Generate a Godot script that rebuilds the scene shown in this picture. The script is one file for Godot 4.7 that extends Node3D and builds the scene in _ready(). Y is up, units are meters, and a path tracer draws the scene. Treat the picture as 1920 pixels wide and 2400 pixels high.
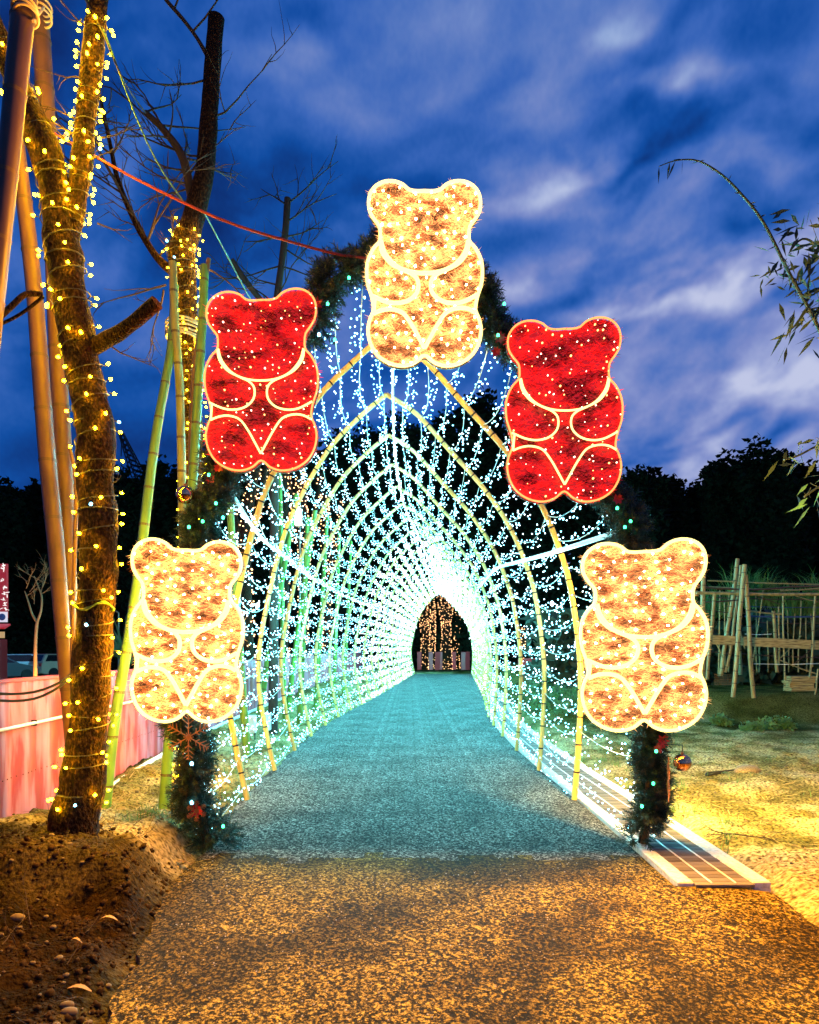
extends Node3D

# ---------------------------------------------------------------- measures
# The photograph is 1920 x 2400; a level camera with a raised lens, eye 1.5 m above the path.
const FOC := 1558.0
const MX := 960.0
const HY := 1517.0
const EYE := 1.5
const SH := 1.11304       # from a reading at 1725 px width to the photograph's pixels

var rng := RandomNumberGenerator.new()
var M := {}
var wob := FastNoiseLite.new()

func P(x: float, y: float, d: float) -> Vector3:
	return Vector3((x - MX) / FOC * d, EYE - (y - HY) / FOC * d, -d)

func W(x: float, y: float, d: float, w: float) -> Vector4:
	var p := P(x, y, d)
	return Vector4(p.x, p.y, p.z, w * 0.5 / FOC * d)

func rnd(a: float, b: float) -> float:
	return rng.randf_range(a, b)

func ball() -> Vector3:
	return Vector3(rnd(-1, 1), rnd(-1, 1), rnd(-1, 1))

# centre line of the path at a distance d in front of the camera
func pc(d: float) -> float:
	var k := [[0.0, 0.05], [6.0, 0.02], [8.0, -0.04], [10.0, -0.07], [12.0, -0.04], [14.0, 0.05], [16.0, 0.22], [18.0, 0.42], [22.0, 0.75], [38.0, 1.92], [60.0, 3.4]]
	for i in k.size() - 1:
		if d < k[i + 1][0]:
			return lerpf(k[i][1], k[i + 1][1], clampf((d - k[i][0]) / (k[i + 1][0] - k[i][0]), 0, 1))
	return 3.4

func edge_left(d: float) -> float:
	var k := [[-9.0, -2.6], [1.5, -1.25], [2.65, -1.23], [2.93, -1.30], [3.64, -1.38], [4.5, -1.56], [5.04, -1.52], [5.8, -1.66], [7.4, -1.68]]
	if d >= 7.4:
		return pc(d) - 1.66
	for i in k.size() - 1:
		if d < k[i + 1][0]:
			return lerpf(k[i][1], k[i + 1][1], clampf((d - k[i][0]) / (k[i + 1][0] - k[i][0]), 0, 1))
	return -1.66

func edge_right(d: float) -> float:
	if d >= 4.16:
		return pc(d) + 1.66
	return lerpf(2.5, 2.24, clampf((d - 1.0) / 2.6, 0, 1)) if d > 1.0 else lerpf(3.4, 2.5, clampf((d + 6.0) / 7.0, 0, 1))

# height of the earth
func gh(x: float, z: float) -> float:
	var d := -z
	var out := maxf(edge_left(d) - x, x - (edge_right(d) + (0.58 if d >= 4.16 else 0.0)))
	var rough := wob.get_noise_2d(x * 9.0, z * 9.0) * 0.05 + wob.get_noise_2d(x * 40.0, z * 40.0) * 0.03 * (1.6 if x < 0.0 else 1.0) + wob.get_noise_2d(x * 90.0, z * 90.0) * 0.014
	if d > 38.0:
		out = 1.0
	var s := smoothstep(-0.05, 0.22, out)
	var h := lerpf(-0.07, 0.035 + rough, s)
	if x < 0.0:
		h += 0.05 * smoothstep(0.1, 0.9, out) * s
		var scarp := smoothstep(3.50, 3.92, d + wob.get_noise_2d(x * 6.0, 50.0) * 0.5 + 0.25 * (x + 2.0)) * smoothstep(6.2, 4.4, d)
		h += (0.21 * scarp * smoothstep(0.02, 0.35, out) + 0.2 * smoothstep(5.0, 9.0, d) * smoothstep(0.6, 1.25, out)) * s
		if x < -3.02 and d < 200.0:
			h = -0.40 + rough * 0.5
	else:
		h += 0.50 * smoothstep(12.6, 14.0, d + wob.get_noise_2d(x * 3.0, 7.0) * 1.2) * smoothstep(2.6, 4.2, x - pc(d))
	return h

# ---------------------------------------------------------------- mesh building
class MB:
	var v := PackedVector3Array()
	var n := PackedVector3Array()
	var c := PackedColorArray()
	var u := PackedVector2Array()
	var ix := PackedInt32Array()
	var col := Color.WHITE
	func vert(p: Vector3, q: Vector3, uv := Vector2.ZERO) -> int:
		v.append(p); n.append(q); c.append(col); u.append(uv)
		return v.size() - 1
	func face(a: int, b: int, d: int) -> void:   # counter-clockwise seen from outside
		ix.append(a); ix.append(d); ix.append(b)
	func tri(a: Vector3, b: Vector3, d: Vector3) -> void:
		var q := (b - a).cross(d - a).normalized()
		face(vert(a, q), vert(b, q), vert(d, q))
	func quad(a: Vector3, b: Vector3, d: Vector3, e: Vector3) -> void:
		var q := (b - a).cross(e - a)
		if q.length() < 1e-12:
			q = (d - b).cross(e - d)
		q = q.normalized()
		var i := vert(a, q, Vector2(0, 0)); vert(b, q, Vector2(1, 0)); vert(d, q, Vector2(1, 1)); vert(e, q, Vector2(0, 1))
		face(i, i + 1, i + 2); face(i, i + 2, i + 3)
	func box(t: Transform3D, s: Vector3, bev := 0.0) -> void:
		var h := s * 0.5
		var b := minf(bev, minf(h.x, minf(h.y, h.z)) * 0.9)
		var ax := [Vector3.RIGHT, Vector3.UP, Vector3.BACK]
		for k in 3:
			for sg in [-1.0, 1.0]:
				var w: Vector3 = ax[k] * sg
				var e: Vector3 = ax[(k + 1) % 3]
				var f: Vector3 = ax[(k + 2) % 3] * sg
				var he := absf(e.dot(h)) - b
				var hf := absf(f.dot(h)) - b
				var o: Vector3 = w * absf(w.dot(h))
				quad(t * (o - e * he - f * hf), t * (o + e * he - f * hf), t * (o + e * he + f * hf), t * (o - e * he + f * hf))
		if b > 0.0:
			for k in 3:
				var a: Vector3 = ax[k]
				var e2: Vector3 = ax[(k + 1) % 3]
				var f2: Vector3 = ax[(k + 2) % 3]
				var ha := a.dot(h) - b
				for se in [-1.0, 1.0]:
					for sf in [-1.0, 1.0]:
						var p1: Vector3 = e2 * se * e2.dot(h) + f2 * sf * (f2.dot(h) - b)
						var p2: Vector3 = e2 * se * (e2.dot(h) - b) + f2 * sf * f2.dot(h)
						if se * sf > 0:
							quad(t * (p1 - a * ha), t * (p2 - a * ha), t * (p2 + a * ha), t * (p1 + a * ha))
						else:
							quad(t * (p1 + a * ha), t * (p2 + a * ha), t * (p2 - a * ha), t * (p1 - a * ha))
			for sx in [-1.0, 1.0]:
				for sy in [-1.0, 1.0]:
					for sz in [-1.0, 1.0]:
						var q1 := Vector3(sx * h.x, sy * (h.y - b), sz * (h.z - b))
						var q2 := Vector3(sx * (h.x - b), sy * h.y, sz * (h.z - b))
						var q3 := Vector3(sx * (h.x - b), sy * (h.y - b), sz * h.z)
						if sx * sy * sz > 0:
							tri(t * q1, t * q2, t * q3)
						else:
							tri(t * q1, t * q3, t * q2)
	func tube(p: Array, sides := 8, cap := true, noise: FastNoiseLite = null, amp := 0.0, freq := 1.0, closed := false) -> void:
		var m := p.size()
		if m < 2:
			return
		var pts := PackedVector3Array()
		for k in m:
			pts.append(Vector3(p[k].x, p[k].y, p[k].z))
		var t0 := (pts[1] - pts[0]).normalized()
		var a := t0.cross(Vector3.UP if absf(t0.y) < 0.9 else Vector3.RIGHT).normalized()
		var first := v.size()
		var run := 0.0
		for k in m:
			var t: Vector3
			if closed:
				t = (pts[(k + 1) % m] - pts[(k - 1 + m) % m]).normalized()
			else:
				t = (pts[mini(k + 1, m - 1)] - pts[maxi(k - 1, 0)]).normalized()
			a = (a - t * a.dot(t)).normalized()
			var b := t.cross(a)
			if k > 0:
				run += pts[k].distance_to(pts[k - 1])
			for s in sides + 1:
				var w := TAU * s / sides
				var q := a * cos(w) + b * sin(w)
				var r: float = p[k].w
				if noise:
					var sp := (pts[k] + q * r) * freq
					r *= 1.0 + amp * noise.get_noise_3d(sp.x, sp.y, sp.z)
				vert(pts[k] + q * r, q, Vector2(float(s) / sides, run))
		var ring := sides + 1
		for k in (m if closed else m - 1):
			var k2 := (k + 1) % m
			for s in sides:
				var i := first + k * ring + s
				var j := first + k2 * ring + s
				face(i, i + 1, j + 1)
				face(i, j + 1, j)
		if cap and not closed:
			for e in [0, m - 1]:
				var t2 := (pts[1] - pts[0]).normalized() * -1.0 if e == 0 else (pts[m - 1] - pts[m - 2]).normalized()
				var ctr := vert(pts[e], t2)
				var st := v.size()
				for s in sides + 1:
					vert(v[first + e * ring + s], t2)
				for s in sides:
					if e == 0:
						face(ctr, st + s + 1, st + s)
					else:
						face(ctr, st + s, st + s + 1)
	func rod(a: Vector3, b: Vector3, r: float, sides := 6, r2 := -1.0) -> void:
		tube([Vector4(a.x, a.y, a.z, r), Vector4(b.x, b.y, b.z, r if r2 < 0 else r2)], sides)
	func orb(o: Vector3, r: Vector3, seg := 10, rings := 6, noise: FastNoiseLite = null, amp := 0.0, freq := 1.0) -> void:
		var first := v.size()
		for i in rings + 1:
			var th := PI * i / rings
			for s in seg + 1:
				var ph := TAU * s / seg
				var q := Vector3(sin(th) * cos(ph), cos(th), sin(th) * sin(ph))
				var k := 1.0
				if noise:
					k += amp * noise.get_noise_3d(q.x * freq + o.x * 7.0, q.y * freq, q.z * freq + o.z * 7.0)
				vert(o + q * r * k, (q / r).normalized(), Vector2(float(s) / seg, float(i) / rings))
		for i in rings:
			for s in seg:
				var a := first + i * (seg + 1) + s
				var b := a + seg + 1
				face(a, a + 1, b + 1); face(a, b + 1, b)
	func prism(poly: PackedVector2Array, z0: float, z1: float, t := Transform3D.IDENTITY) -> void:
		var q := poly
		if Geometry2D.is_polygon_clockwise(q):
			q = poly.duplicate(); q.reverse()
		# Geometry2D counts y downwards: «clockwise» there is counter-clockwise with y up
		var area := 0.0
		for k in q.size():
			area += q[k].cross(q[(k + 1) % q.size()])
		if area < 0:
			q.reverse()
		var tr := Geometry2D.triangulate_polygon(q)
		for side in [0, 1]:
			var z := z1 if side else z0
			var st := v.size()
			var nn := (t.basis * Vector3(0, 0, 1 if side else -1)).normalized()
			for e in q:
				vert(t * Vector3(e.x, e.y, z), nn, e)
			for k in range(0, tr.size(), 3):
				var ar := (q[tr[k + 1]] - q[tr[k]]).cross(q[tr[k + 2]] - q[tr[k]])
				if (ar > 0) == (side == 1):
					face(st + tr[k], st + tr[k + 1], st + tr[k + 2])
				else:
					face(st + tr[k], st + tr[k + 2], st + tr[k + 1])
		for k in q.size():
			var a := q[k]
			var b := q[(k + 1) % q.size()]
			quad(t * Vector3(a.x, a.y, z0), t * Vector3(b.x, b.y, z0), t * Vector3(b.x, b.y, z1), t * Vector3(a.x, a.y, z1))
	func mesh(m: Material = null, into: ArrayMesh = null) -> ArrayMesh:
		var arr := []
		arr.resize(Mesh.ARRAY_MAX)
		arr[Mesh.ARRAY_VERTEX] = v
		arr[Mesh.ARRAY_NORMAL] = n
		arr[Mesh.ARRAY_COLOR] = c
		arr[Mesh.ARRAY_TEX_UV] = u
		arr[Mesh.ARRAY_INDEX] = ix
		var am := into if into else ArrayMesh.new()
		am.add_surface_from_arrays(Mesh.PRIMITIVE_TRIANGLES, arr)
		if m:
			am.surface_set_material(am.get_surface_count() - 1, m)
		return am

# smooth line through control points (x, y, z, radius)
func spl(k: Array, step := 0.06) -> Array:
	var out := []
	for i in k.size() - 1:
		var a: Vector4 = k[maxi(i - 1, 0)]
		var b: Vector4 = k[i]
		var c: Vector4 = k[i + 1]
		var e: Vector4 = k[mini(i + 2, k.size() - 1)]
		var cnt := maxi(1, int(Vector3(b.x - c.x, b.y - c.y, b.z - c.z).length() / step))
		for s in cnt:
			var t := float(s) / cnt
			out.append((b * 2.0 + (c - a) * t + (a * 2.0 - b * 5.0 + c * 4.0 - e) * t * t + (b * 3.0 - a - c * 3.0 + e) * t * t * t) * 0.5)
	out.append(k[-1])
	return out

func put(called: String, mb, m: Material, parent: Node3D = null) -> MeshInstance3D:
	var o := MeshInstance3D.new()
	o.name = called
	o.mesh = mb.mesh() if mb is MB else mb
	if m:
		o.material_override = m
	if parent:
		o.position = -off(parent)
		parent.add_child(o, true)
	else:
		add_child(o, true)
	return o

func off(n: Node3D) -> Vector3:
	var p := Vector3.ZERO
	var q: Node = n
	while q is Node3D and q != self:
		p += q.position
		q = q.get_parent()
	return p

func scatter(called: String, mesh: Mesh, m: Material, where: Array, parent: Node3D = null, tints: Array = []) -> MultiMeshInstance3D:
	var mm := MultiMesh.new()
	mm.transform_format = MultiMesh.TRANSFORM_3D
	if tints.size():
		mm.use_colors = true
	mm.mesh = mesh
	mm.instance_count = where.size()
	for i in where.size():
		var t: Transform3D = where[i]
		mm.set_instance_transform(i, t)
		if tints.size():
			var tc: Color = tints[i]
			mm.set_instance_color(i, tc)
	var o := MultiMeshInstance3D.new()
	o.name = called
	o.multimesh = mm
	if m:
		o.material_override = m
	o.set_meta("kind", "stuff")
	if parent:
		o.position = -off(parent)
		parent.add_child(o, true)
	else:
		add_child(o, true)
	return o

func tag(o: Node3D, label: String, category: String, group := "") -> Node3D:
	o.set_meta("label", label)
	o.set_meta("category", category)
	if group != "":
		o.set_meta("group", group)
	return o

func thing(called: String, label: String, category: String, at := Vector3.ZERO, group := "") -> Node3D:
	var o := Node3D.new()
	o.name = called
	o.position = at
	add_child(o, true)
	return tag(o, label, category, group)

func struct(o: Node3D) -> Node3D:
	o.set_meta("kind", "structure")
	return o

# ---------------------------------------------------------------- materials
func lin(r: float, g: float, b: float) -> Color:
	return Color(r, g, b).linear_to_srgb()

func mat(c: Color, rough := 0.8, metal := 0.0) -> StandardMaterial3D:
	var m := StandardMaterial3D.new()
	m.albedo_color = c.linear_to_srgb()
	m.roughness = rough
	m.metallic = metal
	return m

func glow(c: Color, energy: float) -> StandardMaterial3D:
	var m := StandardMaterial3D.new()
	m.albedo_color = Color(0.3, 0.3, 0.3)
	m.roughness = 0.4
	m.emission_enabled = true
	m.emission = c.linear_to_srgb()
	m.emission_energy_multiplier = energy
	return m

func noise_tex(freq: float, oct: int, stops: Array, cols: Array, size := 512, kind := FastNoiseLite.TYPE_SIMPLEX_SMOOTH, sd := 1, bump := 0.0, gain := 0.5) -> NoiseTexture2D:
	var f := FastNoiseLite.new()
	f.noise_type = kind
	f.frequency = freq
	f.fractal_octaves = oct
	f.fractal_gain = gain
	f.seed = sd
	if kind == FastNoiseLite.TYPE_CELLULAR:
		f.cellular_return_type = FastNoiseLite.RETURN_DISTANCE
	var t := NoiseTexture2D.new()
	t.width = size; t.height = size
	t.seamless = true
	t.noise = f
	if bump > 0.0:
		t.as_normal_map = true
		t.bump_strength = bump
	elif stops.size():
		var g := Gradient.new()
		g.offsets = PackedFloat32Array(stops)
		var pc_ := PackedColorArray()
		for c in cols:
			var cc: Color = c
			pc_.append(cc.linear_to_srgb())
		g.colors = pc_
		t.color_ramp = g
	return t

func tri(m: StandardMaterial3D, tex: Texture2D, scale: Vector3, world := true) -> StandardMaterial3D:
	m.albedo_texture = tex
	m.uv1_triplanar = true
	m.uv1_world_triplanar = world
	m.uv1_scale = scale
	return m

func make_materials() -> void:
	# asphalt: dark binder with pale chips, in two scales
	var a := mat(Color(1, 1, 1), 0.9)
	a.metallic_specular = 0.2
	tri(a, noise_tex(0.10, 4, [0.0, 0.42, 0.5, 0.58, 0.74, 1.0], [Color(0.002, 0.002, 0.002), Color(0.008, 0.008, 0.0075), Color(0.04, 0.039, 0.036), Color(0.17, 0.165, 0.15), Color(0.42, 0.41, 0.37), Color(0.62, 0.6, 0.54)], 1024, FastNoiseLite.TYPE_VALUE, 3, 0.0, 0.85), Vector3(0.74, 0.74, 0.74))
	a.heightmap_enabled = true
	a.heightmap_texture = noise_tex(0.10, 4, [0.0, 1.0], [Color(0, 0, 0), Color(1, 1, 1)], 1024, FastNoiseLite.TYPE_VALUE, 3, 0.0, 0.85)
	a.heightmap_scale = 0.3
	a.detail_enabled = true
	a.detail_blend_mode = BaseMaterial3D.BLEND_MODE_MUL
	a.detail_albedo = noise_tex(0.012, 5, [0.0, 0.38, 0.6, 1.0], [Color(0.5, 0.5, 0.5), Color(0.72, 0.72, 0.72), Color(0.95, 0.95, 0.95), Color(1, 1, 1)], 512, FastNoiseLite.TYPE_SIMPLEX_SMOOTH, 9)
	a.detail_uv_layer = BaseMaterial3D.DETAIL_UV_2
	a.uv2_triplanar = true
	a.uv2_world_triplanar = true
	a.uv2_scale = Vector3(0.21, 0.21, 0.21)
	M.asphalt = a
	# the road in front: older, dusty, its brown tint also carrying the figures' warm light
	var rd: StandardMaterial3D = a.duplicate()
	rd.albedo_color = lin(1.0, 0.74, 0.15)
	rd.detail_albedo = noise_tex(0.009, 5, [0.0, 0.4, 0.56, 1.0], [Color(0.22, 0.2, 0.16), Color(0.42, 0.4, 0.36), Color(0.9, 0.9, 0.9), Color(1, 1, 1)], 512, FastNoiseLite.TYPE_SIMPLEX_SMOOTH, 29)
	M.road = rd
	# sandy earth
	var s := mat(Color(1, 1, 1), 0.95)
	s.metallic_specular = 0.15
	tri(s, noise_tex(0.05, 5, [0.0, 0.3, 0.45, 0.6, 1.0], [Color(0.03, 0.022, 0.012), Color(0.1, 0.075, 0.035), Color(0.32, 0.26, 0.13), Color(0.48, 0.4, 0.22), Color(0.6, 0.52, 0.32)], 1024, FastNoiseLite.TYPE_SIMPLEX_SMOOTH, 5), Vector3(0.5, 0.5, 0.5))
	s.heightmap_enabled = true
	s.heightmap_texture = noise_tex(0.06, 5, [0.0, 1.0], [Color(0, 0, 0), Color(1, 1, 1)], 1024, FastNoiseLite.TYPE_SIMPLEX_SMOOTH, 5)
	s.heightmap_scale = 1.8
	s.detail_enabled = true
	s.detail_blend_mode = BaseMaterial3D.BLEND_MODE_MUL
	s.detail_albedo = noise_tex(0.012, 5, [0.0, 0.42, 0.6, 1.0], [Color(0.14, 0.17, 0.07), Color(0.42, 0.44, 0.25), Color(0.92, 0.95, 0.85), Color(1, 1, 1)], 512, FastNoiseLite.TYPE_SIMPLEX_SMOOTH, 14)
	s.detail_uv_layer = BaseMaterial3D.DETAIL_UV_2
	s.uv2_triplanar = true
	s.uv2_world_triplanar = true
	s.uv2_scale = Vector3(0.17, 0.17, 0.17)
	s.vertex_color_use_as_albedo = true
	M.earth = s
	# bark
	var b := mat(Color(1, 1, 1), 0.9)
	b.metallic_specular = 0.25
	tri(b, noise_tex(0.03, 5, [0.0, 0.4, 0.6, 1.0], [Color(0.002, 0.001, 0.0007), Color(0.007, 0.003, 0.0015), Color(0.03, 0.014, 0.006), Color(0.13, 0.07, 0.03)], 512, FastNoiseLite.TYPE_SIMPLEX_SMOOTH, 21), Vector3(2.6, 1.3, 2.6))
	b.heightmap_enabled = true
	b.heightmap_texture = noise_tex(0.04, 5, [0.0, 1.0], [Color(0, 0, 0), Color(1, 1, 1)], 512, FastNoiseLite.TYPE_SIMPLEX_SMOOTH, 21)
	b.heightmap_scale = 2.5
	M.bark = b
	M.bark_dark = mat(Color(0.035, 0.022, 0.014), 0.95)
	M.twig = mat(Color(0.03, 0.018, 0.012), 0.9)
	# bamboo
	var culm_tex := noise_tex(0.014, 4, [0.0, 0.42, 0.62, 1.0], [Color(0.5, 0.5, 0.5), Color(0.75, 0.75, 0.75), Color(0.95, 0.95, 0.95), Color(1, 1, 1)], 256, FastNoiseLite.TYPE_SIMPLEX_SMOOTH, 31)
	for e in [["bam_tan", Color(0.16, 0.08, 0.02)], ["bam_brown", Color(0.075, 0.036, 0.014)], ["bam_green", Color(0.15, 0.3, 0.03)], ["bam_olive", Color(0.32, 0.3, 0.06)], ["bam_pale", Color(0.33, 0.25, 0.09)], ["hoop", Color(0.8, 0.58, 0.16)]]:
		var m := mat(e[1], 0.45)
		tri(m, culm_tex, Vector3(3.0, 0.7, 3.0))
		M[e[0]] = m
	M.node = mat(Color(0.1, 0.06, 0.025), 0.7)
	M.tie = mat(Color(0.008, 0.008, 0.008), 0.6)
	M.cable = mat(Color(0.012, 0.012, 0.012), 0.5)
	M.cable_pale = mat(Color(0.5, 0.6, 0.58), 0.4)
	M.cable_green = mat(Color(0.06, 0.2, 0.13), 0.5)
	M.rope_red = mat(Color(0.3, 0.025, 0.012), 0.6)
	M.rope = mat(Color(0.62, 0.5, 0.26), 0.9)
	M.pvc = mat(Color(0.78, 0.8, 0.78), 0.35)
	M.concrete = tri(mat(Color(0.95, 0.95, 0.95), 0.85), noise_tex(0.04, 4, [0.0, 0.4, 1.0], [Color(0.35, 0.34, 0.32), Color(0.62, 0.61, 0.58), Color(0.78, 0.77, 0.74)], 512, FastNoiseLite.TYPE_SIMPLEX_SMOOTH, 41), Vector3(1.2, 1.2, 1.2))
	M.steel = mat(Color(0.17, 0.16, 0.14), 0.55, 0.3)
	M.steel2 = mat(Color(0.11, 0.1, 0.09), 0.6, 0.3)
	M.steel_edge = mat(Color(0.7, 0.7, 0.66), 0.4, 0.3)
	# painted sheet fence: pink paint, streaked with rust and water
	var w := mat(Color(1, 1, 1), 0.5)
	tri(w, noise_tex(0.012, 5, [0.0, 0.36, 0.48, 0.58, 1.0], [Color(0.26, 0.06, 0.02), Color(0.32, 0.018, 0.03), Color(0.38, 0.07, 0.09), Color(0.42, 0.13, 0.18), Color(0.45, 0.22, 0.31)], 512, FastNoiseLite.TYPE_SIMPLEX_SMOOTH, 51), Vector3(1.0, 0.16, 1.0))
	M.pink = w
	M.pink_edge = mat(Color(0.45, 0.05, 0.06), 0.6)
	M.rivet = mat(Color(0.2, 0.03, 0.03), 0.6)
	# lights
	M.led_cool = glow(Color(0.24, 0.78, 1.0), 10.0)
	M.led_white = glow(Color(0.58, 0.86, 1.0), 10.0)
	M.led_far = glow(Color(0.74, 0.9, 1.0), 17.0)
	M.led_warm = glow(Color(1.0, 0.5, 0.001), 430.0)
	M.led_warm_far = glow(Color(1.0, 0.47, 0.19), 6.0)
	M.led_green = glow(Color(0.05, 1.0, 0.35), 8.0)
	M.led_gold = glow(Color(1.0, 0.66, 0.26), 150.0)
	M.led_pink = glow(Color(1.0, 0.5, 0.36), 9.0)
	M.rope_gold = glow(Color(1.0, 0.82, 0.24), 2.8)
	M.rope_amber = glow(Color(1.0, 0.36, 0.09), 1.9)
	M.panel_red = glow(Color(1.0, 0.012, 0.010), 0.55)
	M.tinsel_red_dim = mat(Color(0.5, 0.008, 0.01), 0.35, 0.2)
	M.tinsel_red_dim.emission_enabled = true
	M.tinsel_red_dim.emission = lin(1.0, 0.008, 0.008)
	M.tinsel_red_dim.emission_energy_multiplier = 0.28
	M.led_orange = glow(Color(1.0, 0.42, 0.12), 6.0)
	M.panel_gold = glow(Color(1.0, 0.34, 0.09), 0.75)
	# tinsel; bulb light on the gold and red strips is put in as glow
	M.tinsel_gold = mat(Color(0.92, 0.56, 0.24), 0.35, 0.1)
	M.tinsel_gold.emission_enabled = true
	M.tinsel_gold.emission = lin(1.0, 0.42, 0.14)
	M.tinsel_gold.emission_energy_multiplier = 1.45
	M.tinsel_copper = mat(Color(0.5, 0.08, 0.015), 0.4, 0.1)
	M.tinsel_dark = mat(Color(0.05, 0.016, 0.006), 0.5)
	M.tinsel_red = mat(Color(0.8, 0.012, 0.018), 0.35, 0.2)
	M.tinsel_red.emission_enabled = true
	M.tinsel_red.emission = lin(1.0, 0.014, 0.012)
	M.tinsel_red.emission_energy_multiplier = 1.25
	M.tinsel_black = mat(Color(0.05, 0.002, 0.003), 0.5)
	M.holder = mat(Color(0.006, 0.012, 0.01), 0.5)
	# foliage
	M.needle = mat(Color(0.018, 0.05, 0.02), 0.6)
	M.needle.vertex_color_use_as_albedo = true
	M.needle.albedo_color = Color.WHITE
	M.leaf_dark = mat(Color(0.010, 0.013, 0.007), 0.9)
	M.leaf_dark.metallic_specular = 0.15
	M.leaf = mat(Color(0.05, 0.13, 0.02), 0.6)
	M.leaf.backlight_enabled = true
	M.leaf.backlight = Color(0.3, 0.3, 0.3)
	M.grass = mat(Color(0.07, 0.16, 0.03), 0.7)
	M.grass_dry = mat(Color(0.33, 0.25, 0.1), 0.85)
	M.dead_leaf = mat(Color(0.24, 0.14, 0.045), 0.8)
	M.clod = mat(Color(0.035, 0.022, 0.011), 0.95)
	M.clod.metallic_specular = 0.1
	M.berry = mat(Color(0.5, 0.02, 0.02), 0.45)
	M.copper = mat(Color(0.36, 0.13, 0.045), 0.4, 0.5)
	M.bauble = mat(Color(0.85, 0.42, 0.2), 0.12, 1.0)
	M.stone = tri(mat(Color(1, 1, 1), 0.8), noise_tex(0.05, 4, [0.0, 0.5, 1.0], [Color(0.06, 0.045, 0.025), Color(0.16, 0.13, 0.08), Color(0.34, 0.29, 0.2)], 256, FastNoiseLite.TYPE_SIMPLEX_SMOOTH, 61), Vector3(4, 4, 4))
	M.stone_dark = mat(Color(0.09, 0.07, 0.04), 0.9)
	M.wood = tri(mat(Color(1, 1, 1), 0.8), noise_tex(0.02, 4, [0.0, 0.45, 1.0], [Color(0.12, 0.08, 0.03), Color(0.34, 0.25, 0.1), Color(0.5, 0.4, 0.18)], 256, FastNoiseLite.TYPE_SIMPLEX_SMOOTH, 71), Vector3(0.7, 5, 5))
	M.hill = mat(Color(0.007, 0.009, 0.005), 0.95)
	M.white = mat(Color(0.78, 0.78, 0.76), 0.4)
	M.black = mat(Color(0.01, 0.01, 0.01), 0.5)
	M.paint_emblem = mat(Color(0.2, 0.2, 0.4), 0.5)
	M.bark_orange_lit = mat(Color(0.4, 0.2, 0.08), 0.8)  # orange of the lamp light put into the bark colour
	M.blue_pipe = mat(Color(0.03, 0.05, 0.16), 0.5)
	M.bam_dark = mat(Color(0.03, 0.035, 0.015), 0.6)
	M.leaf_dim = mat(Color(0.02, 0.035, 0.015), 0.7)
	M.chip = mat(Color(0.34, 0.33, 0.3), 0.8)
	M.red_paint = mat(Color(0.5, 0.03, 0.03), 0.4)

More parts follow.
